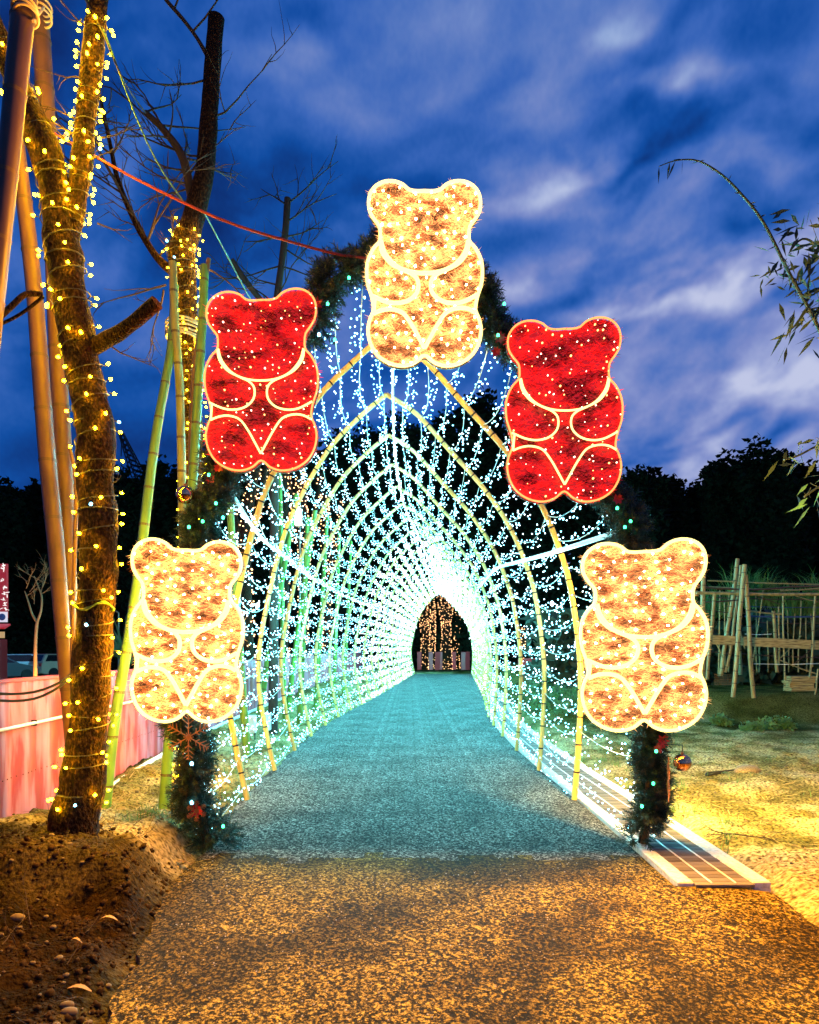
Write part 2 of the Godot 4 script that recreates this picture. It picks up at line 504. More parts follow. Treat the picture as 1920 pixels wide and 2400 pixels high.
func make_sky() -> PanoramaSkyMaterial:
	var wd := 2048
	var ht := 1024
	var f1 := FastNoiseLite.new(); f1.seed = 53; f1.frequency = 1.0; f1.fractal_octaves = 5
	var f2 := FastNoiseLite.new(); f2.seed = 23; f2.frequency = 1.0; f2.fractal_octaves = 3
	# banks of cloud: direction (as x right, y up on the plane one unit in front), half-sizes, strength
	var banks := [[0.42, 0.857, 0.10, 0.030, 0.62], [0.33, 0.93, 0.10, 0.03, 0.2], [0.315, 0.728, 0.09, 0.032, 0.42], [0.52, 0.567, 0.15, 0.055, 0.4], [0.305, 0.516, 0.085, 0.028, 0.48], [0.54, 0.388, 0.13, 0.04, 0.3], [0.42, 0.30, 0.26, 0.045, 0.26], [0.205, 0.667, 0.12, 0.036, 0.22], [0.17, 0.545, 0.05, 0.035, 0.24], [-0.158, 0.93, 0.05, 0.02, 0.13],
		[-0.058, 0.745, 0.26, 0.05, -0.22], [0.155, 0.602, 0.09, 0.028, -0.3], [0.19, 0.505, 0.1, 0.022, -0.26], [0.46, 0.474, 0.15, 0.03, -0.16], [0.56, 0.93, 0.12, 0.06, -0.2], [0.06, 0.888, 0.16, 0.05, -0.1], [-0.5, 0.33, 0.2, 0.12, -0.34], [0.48, 0.44, 0.34, 0.24, 0.17], [0.5, 0.28, 0.3, 0.06, 0.16], [0.5, 0.75, 0.25, 0.2, 0.08], [0.4, 0.36, 0.14, 0.02, -0.15]]
	var stops := [[0.0, Color8(14, 42, 104)], [0.25, Color8(18, 78, 162)], [0.45, Color8(64, 106, 188)], [0.68, Color8(122, 138, 200)], [1.0, Color8(192, 199, 230)]]
	var px := PackedByteArray()
	px.resize(wd * ht * 3)
	var half := ht / 2 + 8
	for j in half:
		var el := PI * 0.5 - PI * (j + 0.5) / ht
		var ce := cos(el)
		var se := sin(el)
		for i in wd:
			var az := TAU * (i + 0.5) / wd
			var dx := sin(az) * ce
			var dz := -cos(az) * ce
			var ea := az * 1.0
			var q1 := f2.get_noise_3d(dx * 2.2, se * 2.6, dz * 2.2)
			var tilt := se * 5.2 - dx * 0.9 + q1 * 0.35
			var n1 := f1.get_noise_3d(dx * 1.9, tilt, dz * 1.9)
			var n3 := f1.get_noise_3d(dx * 6.5 + 9.0, tilt * 2.3, dz * 6.5)
			var dens := 0.48 + n1 * 0.42 + q1 * 0.08 + n3 * 0.30 + rng.randf_range(-0.022, 0.022)
			# the after-glow side is clearer and paler to the right of the view, deeper to the left
			dens += 0.17 * dx - 0.06 * se - 0.06
			if dz < -0.3:
				var u := dx / -dz
				var vv := se / -dz
				for b in banks:
					var ux: float = (u - b[0]) / b[2]
					var uy: float = (vv - b[1] - (u - b[0]) * 0.16) / b[3] + q1 * 0.7
					var r2 := ux * ux + uy * uy
					if r2 < 6.0:
						dens += b[4] * exp(-r2) * (0.62 + n1 * 0.5 + n3 * 1.0)
			dens = clampf(dens, 0.0, 1.0)
			var c: Color = stops[0][1]
			for k in 4:
				if dens <= stops[k + 1][0] or k == 3:
					c = stops[k][1].lerp(stops[k + 1][1], clampf((dens - stops[k][0]) / (stops[k + 1][0] - stops[k][0]), 0, 1))
					break
			# towards the zenith the dusk sky deepens and turns cobalt; low down it is greyer violet
			var hi := smoothstep(0.45, 1.0, se)
			c = c.lerp(Color(c.r * 0.6, c.g * 0.85, c.b * 0.95), hi)
			var at := (j * wd + i) * 3
			px[at] = int(c.r * 255.0); px[at + 1] = int(c.g * 255.0); px[at + 2] = int(c.b * 255.0)
	for j in range(half, ht):
		for i in wd:
			var at := (j * wd + i) * 3
			px[at] = 10; px[at + 1] = 12; px[at + 2] = 18
	var m := PanoramaSkyMaterial.new()
	m.panorama = ImageTexture.create_from_image(Image.create_from_data(wd, ht, false, Image.FORMAT_RGB8, px))
	return m

func setup_view() -> void:
	var cam := Camera3D.new()
	cam.name = "camera"
	cam.position = Vector3(0, EYE, 0)
	cam.projection = Camera3D.PROJECTION_FRUSTUM
	cam.keep_aspect = Camera3D.KEEP_HEIGHT
	cam.near = 0.1
	cam.far = 600.0
	cam.size = 0.1 * 2400.0 / FOC
	cam.frustum_offset = Vector2(0, 0.1 * (HY - 1200.0) / FOC)
	cam.current = true
	add_child(cam)
	var e := Environment.new()
	e.background_mode = Environment.BG_SKY
	e.sky = Sky.new()
	e.sky.sky_material = make_sky()
	e.background_energy_multiplier = 1.0
	e.tonemap_mode = Environment.TONE_MAPPER_LINEAR
	e.tonemap_exposure = 1.0
	e.sdfgi_enabled = true
	e.ssao_enabled = true
	e.ssil_enabled = true
	var we := WorldEnvironment.new()
	we.name = "environment"
	we.environment = e
	add_child(we)
	# the last of the daylight behind the clouds
	var sun := DirectionalLight3D.new()
	sun.name = "dusk_sun"
	sun.light_energy = 0.02
	sun.light_color = Color(0.6, 0.72, 1.0)
	sun.light_angular_distance = 20.0
	sun.shadow_enabled = true
	sun.rotation_degrees = Vector3(-50, 140, 0)
	add_child(sun)

func grid_sheet(xs: Array, zs: Array) -> MB:
	var mb := MB.new()
	var w := xs.size()
	for z in zs:
		for x in xs:
			# dark soil at the near left, the bank's shade put into its tint too, pale dry sand elsewhere; moss and weeds tint the bank behind
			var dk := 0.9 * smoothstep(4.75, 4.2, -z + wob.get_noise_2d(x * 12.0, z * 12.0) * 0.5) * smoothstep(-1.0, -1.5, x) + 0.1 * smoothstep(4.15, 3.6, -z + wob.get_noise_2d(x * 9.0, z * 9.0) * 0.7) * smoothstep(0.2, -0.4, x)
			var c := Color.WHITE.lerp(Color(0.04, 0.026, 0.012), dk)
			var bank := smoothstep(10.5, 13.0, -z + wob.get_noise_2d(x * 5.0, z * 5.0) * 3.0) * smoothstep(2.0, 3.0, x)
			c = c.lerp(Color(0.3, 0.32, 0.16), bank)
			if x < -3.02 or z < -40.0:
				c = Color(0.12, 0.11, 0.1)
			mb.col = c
			mb.vert(Vector3(x, gh(x, z), z), Vector3.UP, Vector2(x, z))
	for j in zs.size() - 1:
		for i in w - 1:
			var a := j * w + i
			# z falls with j: counter-clockwise from above
			mb.face(a, a + 1, a + w + 1)
			mb.face(a, a + w + 1, a + w)
	# smooth normals
	var nn := PackedVector3Array()
	nn.resize(mb.v.size())
	for j in zs.size():
		for i in w:
			var l := j * w + maxi(i - 1, 0)
			var r := j * w + mini(i + 1, w - 1)
			var t := maxi(j - 1, 0) * w + i
			var b := mini(j + 1, zs.size() - 1) * w + i
			nn[j * w + i] = (mb.v[r] - mb.v[l]).cross(mb.v[b] - mb.v[t]).normalized()
			if nn[j * w + i].y < 0.0:
				nn[j * w + i] = -nn[j * w + i]
	mb.n = nn
	return mb

func make_ground() -> void:
	var xs := [-160.0, -90.0, -50.0, -28.0, -16.0, -10.0, -7.0, -5.0, -4.0, -3.5, -3.05]
	var x := -3.0
	while x < 6.0:
		xs.append(x); x += 0.05
	for q in [6.2, 6.6, 7.2, 8.0, 9.0, 10.5, 13.0, 17.0, 24.0, 36.0, 60.0, 100.0, 160.0]:
		xs.append(q)
	var zs := [10.0, 4.0, 1.0]
	var d := 0.5
	while d < 11.0:
		zs.append(-d); d += 0.05
	while d < 18.0:
		zs.append(-d); d += 0.12
	while d < 46.0:
		zs.append(-d); d += 0.5
	for q in [48.0, 54.0, 64.0, 80.0, 110.0, 160.0, 240.0, 330.0]:
		zs.append(-q)
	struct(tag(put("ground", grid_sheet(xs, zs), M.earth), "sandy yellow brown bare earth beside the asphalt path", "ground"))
	# asphalt: road in the foreground, running on as the path
	var mb := MB.new()
	var rows := []
	d = -9.0
	while d < 37.8:
		rows.append(d)
		d += 0.06 if d > 1.5 and d < 12.0 else 0.3
	var cols := 24
	for r in rows:
		var jag: float = wob.get_noise_2d(r * 30.0, 3.0) * 0.05 + wob.get_noise_2d(r * 8.0, 9.0) * 0.06
		var l: float = edge_left(r) + jag
		var rt: float = edge_right(r) + (wob.get_noise_2d(r * 26.0, 40.0) * 0.05 if r < 4.1 else 0.0)
		for k in cols + 1:
			var xx := lerpf(l, rt, float(k) / cols)
			var edge := minf(float(k), float(cols - k)) / cols
			var hh := 0.0 + wob.get_noise_2d(xx * 2.0, r * 2.0) * 0.008 - 0.02 * smoothstep(0.05, 0.0, edge)
			mb.vert(Vector3(xx, hh, -r), Vector3(0, 1, 0), Vector2(xx, r))
	var road := MB.new()
	road.v = mb.v.duplicate(); road.n = mb.n.duplicate(); road.c = mb.c.duplicate(); road.u = mb.u.duplicate()
	for j in rows.size() - 1:
		for k in cols:
			var a := j * (cols + 1) + k
			var into: MB = road if rows[j] < 4.72 + 0.06 * sin(k * 2.3) + 0.05 * sin(k * 0.9) else mb
			into.face(a, a + 1, a + cols + 2)
			into.face(a, a + cols + 2, a + cols + 1)
	struct(tag(put("road", road, M.road), "old dusty foreground road of coarse chips, warm light put into its brown tint", "road"))
	for j in rows.size() - 1:      # ragged edges of the slab
		for side in [0, cols]:
			var p := mb.v[j * (cols + 1) + side]
			var q := mb.v[(j + 1) * (cols + 1) + side]
			var dn := Vector3(0, -0.09, 0)
			if side == 0:
				mb.quad(q, p, p + dn, q + dn)
			else:
				mb.quad(p, q, q + dn, p + dn)
	struct(tag(put("asphalt_path", mb, M.asphalt), "dark asphalt path running through the light tunnel", "path"))
	# the cross edge of the asphalt at the end of the drain is earth; drain channel beside the path
	var g := thing("drain_channel", "covered drain of steel gratings between pale concrete edges beside the path", "drain", Vector3(1.9, 0, -4.2))
	var seg := 0
	d = 4.17
	while d < 37.5:
		var d2 := minf(d + rnd(0.9, 1.3), 37.5)
		for e in [[1.66, 0.10, 0.012], [2.13, 0.115, 0.016]]:
			var k := MB.new()
			var a := Vector3(pc(d + 0.006) + e[0] + e[1] * 0.5, 0, -(d + 0.006))
			var b := Vector3(pc(d2 - 0.006) + e[0] + e[1] * 0.5, 0, -(d2 - 0.006))
			var t := Transform3D(Basis.looking_at(b - a, Vector3.UP), (a + b) * 0.5 + Vector3(0, e[2] - 0.05 + rnd(-0.003, 0.003), 0))
			k.box(t, Vector3(e[1], 0.12, (b - a).length()), 0.008)
			put("kerb_stone", k, M.concrete, g)
		d = d2
	var cnt := 0
	var rest := MB.new()
	d = 4.18
	var slat := [MB.new(), MB.new()]
	for s in 2:
		slat[s].box(Transform3D.IDENTITY, Vector3(0.372, 0.02, 0.058), 0.003)
	var slat_mesh := [slat[0].mesh(), slat[1].mesh()]
	while d < 37.4:
		var o := Vector3(pc(d) + 1.945, 0.008 + rnd(-0.002, 0.002), -d)
		var bs := Basis(Vector3.UP, -atan2(pc(d + 0.3) - pc(d - 0.3), 0.6) + rnd(-0.01, 0.01))
		if cnt < 300:
			var m := put("grating_slat", slat_mesh[cnt % 2], M.steel if (cnt * 7) % 5 < 3 else M.steel2, g)
			m.transform = Transform3D(bs, o - g.position)
		else:
			rest.box(Transform3D(bs, o), Vector3(0.372, 0.02, 0.058))
		cnt += 1
		d += 0.066
	put("grating_slat", rest, M.steel, g).set_meta("kind", "stuff")
	for xo in [1.87, 2.02]:
		var r := MB.new()
		var pts := []
		d = 4.17
		while d < 37.4:
			pts.append(Vector4(pc(d) + xo, 0.02, -d, 0.006))
			d += 0.5
		r.tube(pts, 6)
		put("grating_bar", r, M.steel_edge, g)
	var bed := MB.new()
	d = 4.17
	while d < 37.4:
		var a := Vector3(pc(d) + 1.76, -0.06, -d)
		var b := Vector3(pc(d + 1.0) + 1.76, -0.06, -d - 1.0)
		bed.quad(a, a + Vector3(0.37, 0, 0), b + Vector3(0.37, 0, 0), b)
		d += 1.0
	put("channel_bed", bed, M.black, g)

# ---------------------------------------------------------------- the light tunnel
const PROFILE := [[-1.60, 0.0], [-1.71, 0.5], [-1.79, 1.0], [-1.785, 1.5], [-1.69, 2.04], [-1.53, 2.71], [-1.35, 3.2], [-0.95, 3.9], [-0.55, 4.32], [-0.24, 4.58], [0.13, 4.34], [0.53, 3.9], [0.95, 3.43], [1.27, 2.95], [1.48, 2.45], [1.59, 2.04], [1.68, 1.3], [1.665, 0.6], [1.62, 0.0]]

func hoop_d(k: int) -> float:
	return 6.55 + 1.55 * k

# points of a hoop from left foot over the apex to the right foot, apex kept sharp
func hoop_line(d: float, r: float, prof: Array) -> Array:
	var top := 0
	for i in prof.size():
		if prof[i][1] > prof[top][1]:
			top = i
	var l := []
	var rr := []
	for i in prof.size():
		var p := Vector4(pc(d) + prof[i][0], prof[i][1], -d, r)
		if i <= top:
			l.append(p)
		if i >= top:
			rr.append(p)
	var a := spl(l, 0.08)
	a.append_array(spl(rr, 0.08).slice(1))
	return a

# a point at the share t (0 left foot .. 1 right foot) of the arc length
func along(line: Array, t: float) -> Vector3:
	var tot := 0.0
	for i in line.size() - 1:
		tot += v3(line[i]).distance_to(v3(line[i + 1]))
	var want := t * tot
	for i in line.size() - 1:
		var s := v3(line[i]).distance_to(v3(line[i + 1]))
		if want <= s:
			return v3(line[i]).lerp(v3(line[i + 1]), want / s)
		want -= s
	return v3(line[-1])

func v3(q: Vector4) -> Vector3:
	return Vector3(q.x, q.y, q.z)

const ORD := ["first", "second", "third", "fourth", "fifth", "sixth", "seventh", "eighth", "ninth", "tenth", "eleventh", "twelfth", "thirteenth", "fourteenth", "fifteenth", "sixteenth", "seventeenth", "eighteenth", "nineteenth", "twentieth", "twenty first"]
const HOOPS := 21
const PER_SIDE := 19
const FRONT := [[-1.55, 0.0], [-1.66, 0.6], [-1.76, 1.2], [-1.70, 1.8], [-1.56, 2.44], [-1.42, 3.0], [-1.12, 3.6], [-0.62, 4.18], [-0.32, 4.46], [0.0, 4.68], [0.32, 4.34], [0.66, 3.9], [1.12, 3.3], [1.52, 2.6], [1.72, 1.9], [1.80, 1.2], [1.79, 0.6], [1.74, 0.0]]

func led_mesh(m: Material, r: float) -> ArrayMesh:
	var b := MB.new()
	b.orb(Vector3.ZERO, Vector3(r, r * 1.25, r), 5, 3)
	var am := b.mesh(m)
	var h := MB.new()
	h.tube([Vector4(0, -r * 0.9, 0, r * 0.45), Vector4(0, -r * 2.8, 0, r * 0.4)], 4)
	return h.mesh(M.holder, am)

func make_tunnel() -> void:
	var lines := []
	for k in HOOPS:
		lines.append(hoop_line(hoop_d(k), 0.029, PROFILE))
	var front := hoop_line(5.0, 0.03, FRONT)
	# hoops of bent pale bamboo with black ties
	for k in HOOPS:
		var t := thing("tunnel_hoop", "%s pale yellow bent bamboo hoop of the light tunnel, counted from the front" % ORD[k], "arch", Vector3(pc(hoop_d(k)), 0, -hoop_d(k)), "pointed hoops of the light tunnel")
		for side in 2:
			var half := []
			var top := 0
			var ln: Array = lines[k]
			for i in ln.size():
				if ln[i].y > ln[top].y:
					top = i
			half = ln.slice(0, top + 1) if side == 0 else ln.slice(top)
			var mb := MB.new()
			mb.tube(half, 8)
			put("bent_culm", mb, M.hoop, t)
		if k < 9:
			var ties := MB.new()
			for j in range(1, PER_SIDE * 2):
				var p := along(lines[k], float(j) / (PER_SIDE * 2))
				var q := along(lines[k], float(j) / (PER_SIDE * 2) + 0.003)
				var dir := (q - p).normalized() * 0.008
				ties.tube([Vector4(p.x - dir.x, p.y - dir.y, p.z, 0.031), Vector4(p.x + dir.x, p.y + dir.y, p.z, 0.031)], 8)
				ties.rod(p, p + Vector3(rnd(-0.05, 0.05), rnd(-0.06, 0.02), rnd(0.0, 0.03)), 0.004, 4)
			put("tie", ties, M.tie, t).set_meta("kind", "stuff")
	# nets of light strings from hoop to hoop, one on each side of every bay
	var cool := [led_mesh(M.led_cool, 0.0068), led_mesh(M.led_white, 0.0068)]
	var far_led := led_mesh(M.led_far, 0.0072)
	for k in range(-1, HOOPS - 1):
		var la: Array = front if k < 0 else lines[k]
		var lb: Array = lines[k + 1]
		var da := 5.0 if k < 0 else hoop_d(k)
		for side in 2:
			var where := "before the first hoop" if k < 0 else "behind the %s hoop" % ORD[k]
			var t := thing("string_light_net", "net of cool white lights on the tunnel's %s wall %s" % ["left" if side == 0 else "right", where], "string lights", Vector3(pc(da) + (-1.5 if side == 0 else 1.5), 0, -da), "nets of string lights over the tunnel")
			var spots := [[], []]
			var far := MB.new()
			for j in PER_SIDE:
				var f := (0.5 + j) / PER_SIDE * 0.5
				if side == 1:
					f = 1.0 - f
				var a := along(la, f)
				var b := along(lb, f)
				var sag := rnd(0.07, 0.15)
				var out := Vector3(-1 if side == 0 else 1, 0, 0) * rnd(0.0, 0.05)
				var pts := []
				var steps := 8 if k < 6 else 3
				for s in steps + 1:
					var w := float(s) / steps
					var p := a.lerp(b, w) + Vector3(0, -sag, 0) * 4.0 * w * (1.0 - w) + out * 4.0 * w * (1.0 - w)
					pts.append(Vector4(p.x, p.y, p.z, 0.0045))
				if k < 7:
					var cb := MB.new()
					cb.tube(pts, 4, false)
					put("cable", cb, M.cable_pale, t)
				else:
					far.tube(pts, 3, false)
				var cnt := 44 if k < 6 else (46 if k < 12 else 46)
				for s in cnt:
					var w2 := lerpf(0.03, 0.97, (s + rnd(0, 1)) / cnt)
					var p2 := a.lerp(b, w2) + (Vector3(0, -sag, 0) + out) * 4.0 * w2 * (1.0 - w2)
					var o := ball() * Vector3(0.065, 0.085, 0.03) + Vector3(-0.035 if side == 0 else 0.035, 0.015, 0)
					var up := (o + ball() * 0.03).normalized()
					var bs := Basis(Quaternion(Vector3.UP, up))
					spots[0 if rng.randf() < (0.62 if k < 7 else 0.35) else 1].append(Transform3D(bs, p2 + o))
			if far.ix.size():
				put("cable", far, M.cable_pale, t).set_meta("kind", "stuff")
			for c in 2:
				scatter("led_bulb", far_led if c == 1 and k > 6 else cool[c], null, spots[c], t)
	# three white pipes that run through the tunnel, wound with lights
	var specs := [["white pipe wound with lights along the tunnel's apex", 0.5, 0.016, 0.0], ["white pipe wound with lights along the tunnel's left wall", 0.262, 0.018, 0.0], ["plain white pipe along the right wall of the tunnel", 0.762, 0.023, 0.0]]
	for si in 3:
		var sp: Array = specs[si]
		var prof2: Array = []
		var t := thing("lengthwise_pipe", sp[0], "pipe", along(front, 0.5), "lengthwise pipes of the tunnel")
		var pts := []
		var last := HOOPS if si != 2 else 5
		for k in range(-1, last):
			var ln: Array = front if k < 0 else lines[k]
			var f: float = sp[1]
			if si == 2:
				f = lerpf(0.768, 0.735, clampf((k + 1) / 3.0, 0, 1))
			if si == 1 and k < 0:
				f = 0.272
			var p := along(ln, f)
			p += Vector3(0.05 if si == 1 else (-0.05 if si == 2 else 0.0), -0.05, 0.0)
			pts.append(Vector4(p.x, p.y, p.z, sp[2]))
		var mb := MB.new()
		mb.tube(spl(pts, 0.25), 8)
		put("pipe", mb, M.pvc, t)
		if si != 2:
			var at := []
			var ties := MB.new()
			for i in pts.size() - 1:
				for s in 28:
					var p3 := v3(pts[i]).lerp(v3(pts[i + 1]), rng.randf())
					var o := ball().normalized() * 0.035
					at.append(Transform3D(Basis(Quaternion(Vector3.UP, o.normalized())), p3 + o))
				for s in 6:
					var p4 := v3(pts[i]).lerp(v3(pts[i + 1]), s / 6.0)
					ties.tube([Vector4(p4.x, p4.y, p4.z, sp[2] + 0.004), Vector4(p4.x, p4.y, p4.z - 0.012, sp[2] + 0.004)], 6)
			scatter("led_bulb", cool[1], null, at, t)
			put("tie", ties, M.tie, t).set_meta("kind", "stuff")
	# added lamps: each stands for the strings round it, seated inside an added larger bulb
	for k in HOOPS - 1:
		for s in [0.5, 0.2, 0.8]:
			if s != 0.5 and k % 2 == 1:
				continue
			var p5 := along(lines[k], s) + Vector3(0.1 if s < 0.5 else (-0.1 if s > 0.5 else 0.0), -0.1, -0.4)
			var bulb := MB.new()
			bulb.orb(p5, Vector3(0.02, 0.026, 0.02), 8, 6)
			var o := put("added_light_bulb", bulb, M.led_white)
			tag(o, "added larger cool white bulb under the %s hoop, %s" % [ORD[k], "at the apex" if s == 0.5 else ("on the left side" if s < 0.5 else "on the right side")], "bulb", "added larger bulbs among the tunnel's string lights")
			var l := OmniLight3D.new()
			l.name = "added_string_light"
			l.position = p5
			l.light_color = lin(0.10, 0.78, 0.92)
			l.light_energy = [4.2, 7.0, 9.0, 9.5][mini(k, 3)] * (1.0 if s == 0.5 else 0.8)
			l.light_size = 0.018
			l.omni_range = 14.0
			l.omni_attenuation = 2.0
			l.shadow_enabled = true
			add_child(l, true)
	make_garland(front)

func ribbon(len: float, w: float, bend := 0.0) -> ArrayMesh:
	var mb := MB.new()
	mb.quad(Vector3(-w, 0, 0), Vector3(w, 0, 0), Vector3(w * 0.8, len * 0.5, bend * 0.4), Vector3(-w * 0.8, len * 0.5, bend * 0.4))
	mb.quad(Vector3(-w * 0.8, len * 0.5, bend * 0.4), Vector3(w * 0.8, len * 0.5, bend * 0.4), Vector3(w * 0.15, len, bend), Vector3(-w * 0.15, len, bend))
	return mb.mesh()

func make_garland(front: Array) -> void:
	var t := thing("front_arch", "front arch of wooden poles that carries the pine garland and five glowing figures", "arch", Vector3(0.1, 0, -5.0))
	var mb := MB.new()
	var top := 0
	for i in front.size():
		if front[i].y > front[top].y:
			top = i
	mb.tube(front.slice(0, top + 1), 10)
	put("arch_pole", mb, M.bam_tan, t)
	mb = MB.new()
	mb.tube(front.slice(top), 10)
	put("arch_pole", mb, M.bam_tan, t)
	var g := thing("pine_garland", "dark green artificial pine garland with small lights wound round the front arch", "garland", v3(front[0]))
	# a sprig: a short stem with needles all round
	var sp := MB.new()
	for i in 22:
		var h := 0.008 + 0.085 * i / 22.0
		var w := i * 2.4
		var dir := Vector3(cos(w), 0.75, sin(w)).normalized()
		var sd := dir.cross(Vector3.UP).normalized() * 0.0032
		var o := Vector3(0, h, 0)
		var e := o + dir * (0.048 * (1.0 - 0.4 * i / 22.0))
		sp.tri(o - sd, o + sd, e)
	var sprig := sp.mesh()
	var at := []
	var tint := []
	for i in 9000:
		var f := rng.randf()
		if f > 0.985:
			f = rnd(0.9, 1.0)
		var p := along(front, f)
		var q := along(front, minf(f + 0.004, 1.0))
		var ax := (q - p).normalized()
		if ax.length() < 0.5:
			ax = Vector3.DOWN
		var fat := 0.092 + 0.035 * wob.get_noise_1d(f * 260.0) + 0.03 * smoothstep(0.2, 0.5, f) * smoothstep(0.62, 0.5, f)
		if f < 0.035:
			fat = 0.11 + (0.035 - f) * 2.0
		if f > 0.87:
			fat *= 0.62 + 0.5 * smoothstep(0.93, 1.0, f)
		var side := ax.cross(ball()).normalized()
		# the garland winds round the pole
		var wind := Basis(ax, f * 95.0) * ax.cross(Vector3.BACK).normalized()
		var ctr := p + wind * fat * 0.45
		var pos := ctr + side * fat * sqrt(rng.randf()) * 0.75
		var up := (side + ax * rnd(-0.9, 0.9) + ball() * 0.4).normalized()
		if pos.y < 0.02:
			pos.y = rnd(0.01, 0.06)
		at.append(Transform3D(Basis(Quaternion(Vector3.UP, up)) * rnd(0.8, 1.5), pos))
		var v := rnd(0.5, 1.6)
		tint.append(Color(0.016 * v, 0.042 * v, 0.018 * v) if rng.randf() < 0.88 else Color(0.07, 0.06, 0.02))
	scatter("pine_sprig", sprig, M.needle, at, g, tint)
	var cord := MB.new()
	var cp := []
	for i in 260:
		var f2 := i / 259.0
		var p2 := along(front, f2)
		var ax2 := (along(front, minf(f2 + 0.004, 1.0)) - along(front, maxf(f2 - 0.004, 0.0))).normalized()
		var w2 := Basis(ax2, f2 * 95.0) * ax2.cross(Vector3.BACK).normalized() * 0.035
		cp.append(Vector4(p2.x + w2.x, p2.y + w2.y, p2.z + w2.z, 0.012))
	cord.tube(cp, 5)
	put("garland_stem", cord, M.twig, g)
	# lights of the garland (shown px), green and cool white
	var led := led_mesh(M.led_green, 0.012)
	var led2 := led_mesh(M.led_cool, 0.014)
	for e in [[404, 1608, 1], [404, 1690, 1], [427, 1098, 0], [398, 1110, 0], [470, 1090, 0], [455, 1060, 0], [440, 1000, 0], [672, 705, 1], [783, 716, 1], [705, 716, 0], [1049, 706, 0], [1062, 640, 0], [1012, 695, 1], [1300, 1070, 0], [1316, 1110, 0], [1328, 1098, 0], [1382, 1582, 0], [1376, 1650, 0], [1352, 1698, 0], [470, 1740, 0], [690, 640, 0], [735, 585, 0]]:
		var m: ArrayMesh = led2 if e[2] == 1 else led
		var o := MeshInstance3D.new()
		o.name = "light_bulb"
		o.mesh = m
		o.position = P(e[0] * SH, e[1] * SH, 4.84) - off(g)
		g.add_child(o, true)
	# red blossoms in the garland
	for e in [[415, 1705, 3.0], [445, 1010, 2.0], [462, 985, 2.0], [668, 640, 2.4], [1052, 712, 2.4], [1044, 742, 2.0], [1300, 1052, 2.2], [1395, 1560, 2.6], [1385, 1575, 2.2]]:
		var fl := MB.new()
		for i in 9:
			var w := TAU * i / 9.0 + rnd(-0.2, 0.2)
			var dir := Vector3(cos(w), sin(w), rnd(0.2, 0.7)).normalized()
			var sd := dir.cross(Vector3.BACK).normalized() * 0.012
			var o := P(e[0] * SH, e[1] * SH, 4.86)
			var ln: float = 0.022 * e[2]
			fl.quad(o, o + dir * ln * 0.5 + sd, o + dir * ln, o + dir * ln * 0.5 - sd)
		put("red_blossom", fl, M.berry, g)
	# ornaments hung in the garland
	for e in [[390, 1042, 4.8, 0.064, "coppery shiny bauble hanging by the garland left of the red figure"], [1437, 1606, 4.72, 0.062, "coppery shiny bauble on the right foot of the front arch"]]:
		var p: Vector3 = P(e[0] * SH, e[1] * SH, e[2])
		var b := thing("bauble", e[4], "bauble", p - Vector3(0, e[3], 0), "baubles on the front arch")
		var s := MB.new()
		s.orb(p, Vector3.ONE * e[3], 24, 16)
		put("ball", s, M.bauble, b)
		var c := MB.new()
		c.tube([Vector4(p.x, p.y + e[3] * 0.96, p.z, 0.012), Vector4(p.x, p.y + e[3] + 0.014, p.z, 0.011)], 8)
		var arm := v3(front[front.size() / 7]) if e[0] < 900 else Vector3(p.x - 0.08, p.y + e[3] + 0.06, p.z - 0.1)
		put("cap", c, M.copper, b)
		var hk := MB.new()
		hk.rod(p + Vector3(0, e[3] + 0.01, 0), p + Vector3(0.01, e[3] + 0.06, -0.02), 0.003, 4)
		hk.rod(p + Vector3(0.01, e[3] + 0.06, -0.02), Vector3(p.x + (0.14 if e[0] < 900 else -0.16), p.y + e[3] + 0.04, -4.95), 0.003, 4)
		put("hanger", hk, M.tie, b)
	snowflake(P(397 * SH, 1552 * SH, 4.78), 0.165, Basis(), "copper snowflake ornament below the lower left figure", 0.0045)
	snowflake(P(414 * SH, 1708 * SH, 4.84), 0.075, Basis(Vector3.UP, 0.5), "small reddish snowflake ornament near the garland's left foot", 0.0045)
	snowflake(P(1408 * SH, 1642 * SH, 4.72), 0.16, Basis(Vector3.UP, 1.25), "copper snowflake ornament seen edge on below the right bauble", 0.0045)

func snowflake(o: Vector3, r: float, b: Basis, label: String, w: float) -> void:
	var t := thing("snowflake_ornament", label, "snowflake", o, "snowflake ornaments")
	for k in 6:
		var mb := MB.new()
		var a := TAU * k / 6.0 + PI / 6.0
		var dir := Vector3(cos(a), sin(a), 0)
		mb.rod(o, o + b * dir * r, w, 6)
		for e in [[0.36, 0.2], [0.56, 0.32], [0.76, 0.26], [0.9, 0.13]]:
			for s in [-1.0, 1.0]:
				var d2 := Vector3(cos(a + s * 0.9), sin(a + s * 0.9), 0)
				mb.rod(o + b * dir * (r * e[0]), o + b * (dir * (r * e[0]) + d2 * r * e[1]), w * 0.85, 5)
		put("arm", mb, M.copper, t)
	var c := MB.new()
	for k in 12:
		var a := TAU * k / 12.0
		c.rod(o, o + b * Vector3(cos(a), sin(a), 0) * r * 0.22, w * 0.8, 5)
	put("star_centre", c, M.copper, t)

# ---------------------------------------------------------------- the glowing bear figures
const HALF := [[0, 810], [45, 811], [82, 803], [108, 780], [152, 763], [202, 763], [246, 782], [276, 817], [287, 862], [280, 912], [256, 952], [232, 984], [227, 1022], [231, 1060], [262, 1095], [289, 1150], [297, 1208], [291, 1272], [272, 1330], [263, 1372], [262, 1405], [280, 1446], [290, 1503], [276, 1570], [238, 1628], [176, 1666], [105, 1677], [48, 1660], [0, 1626]]

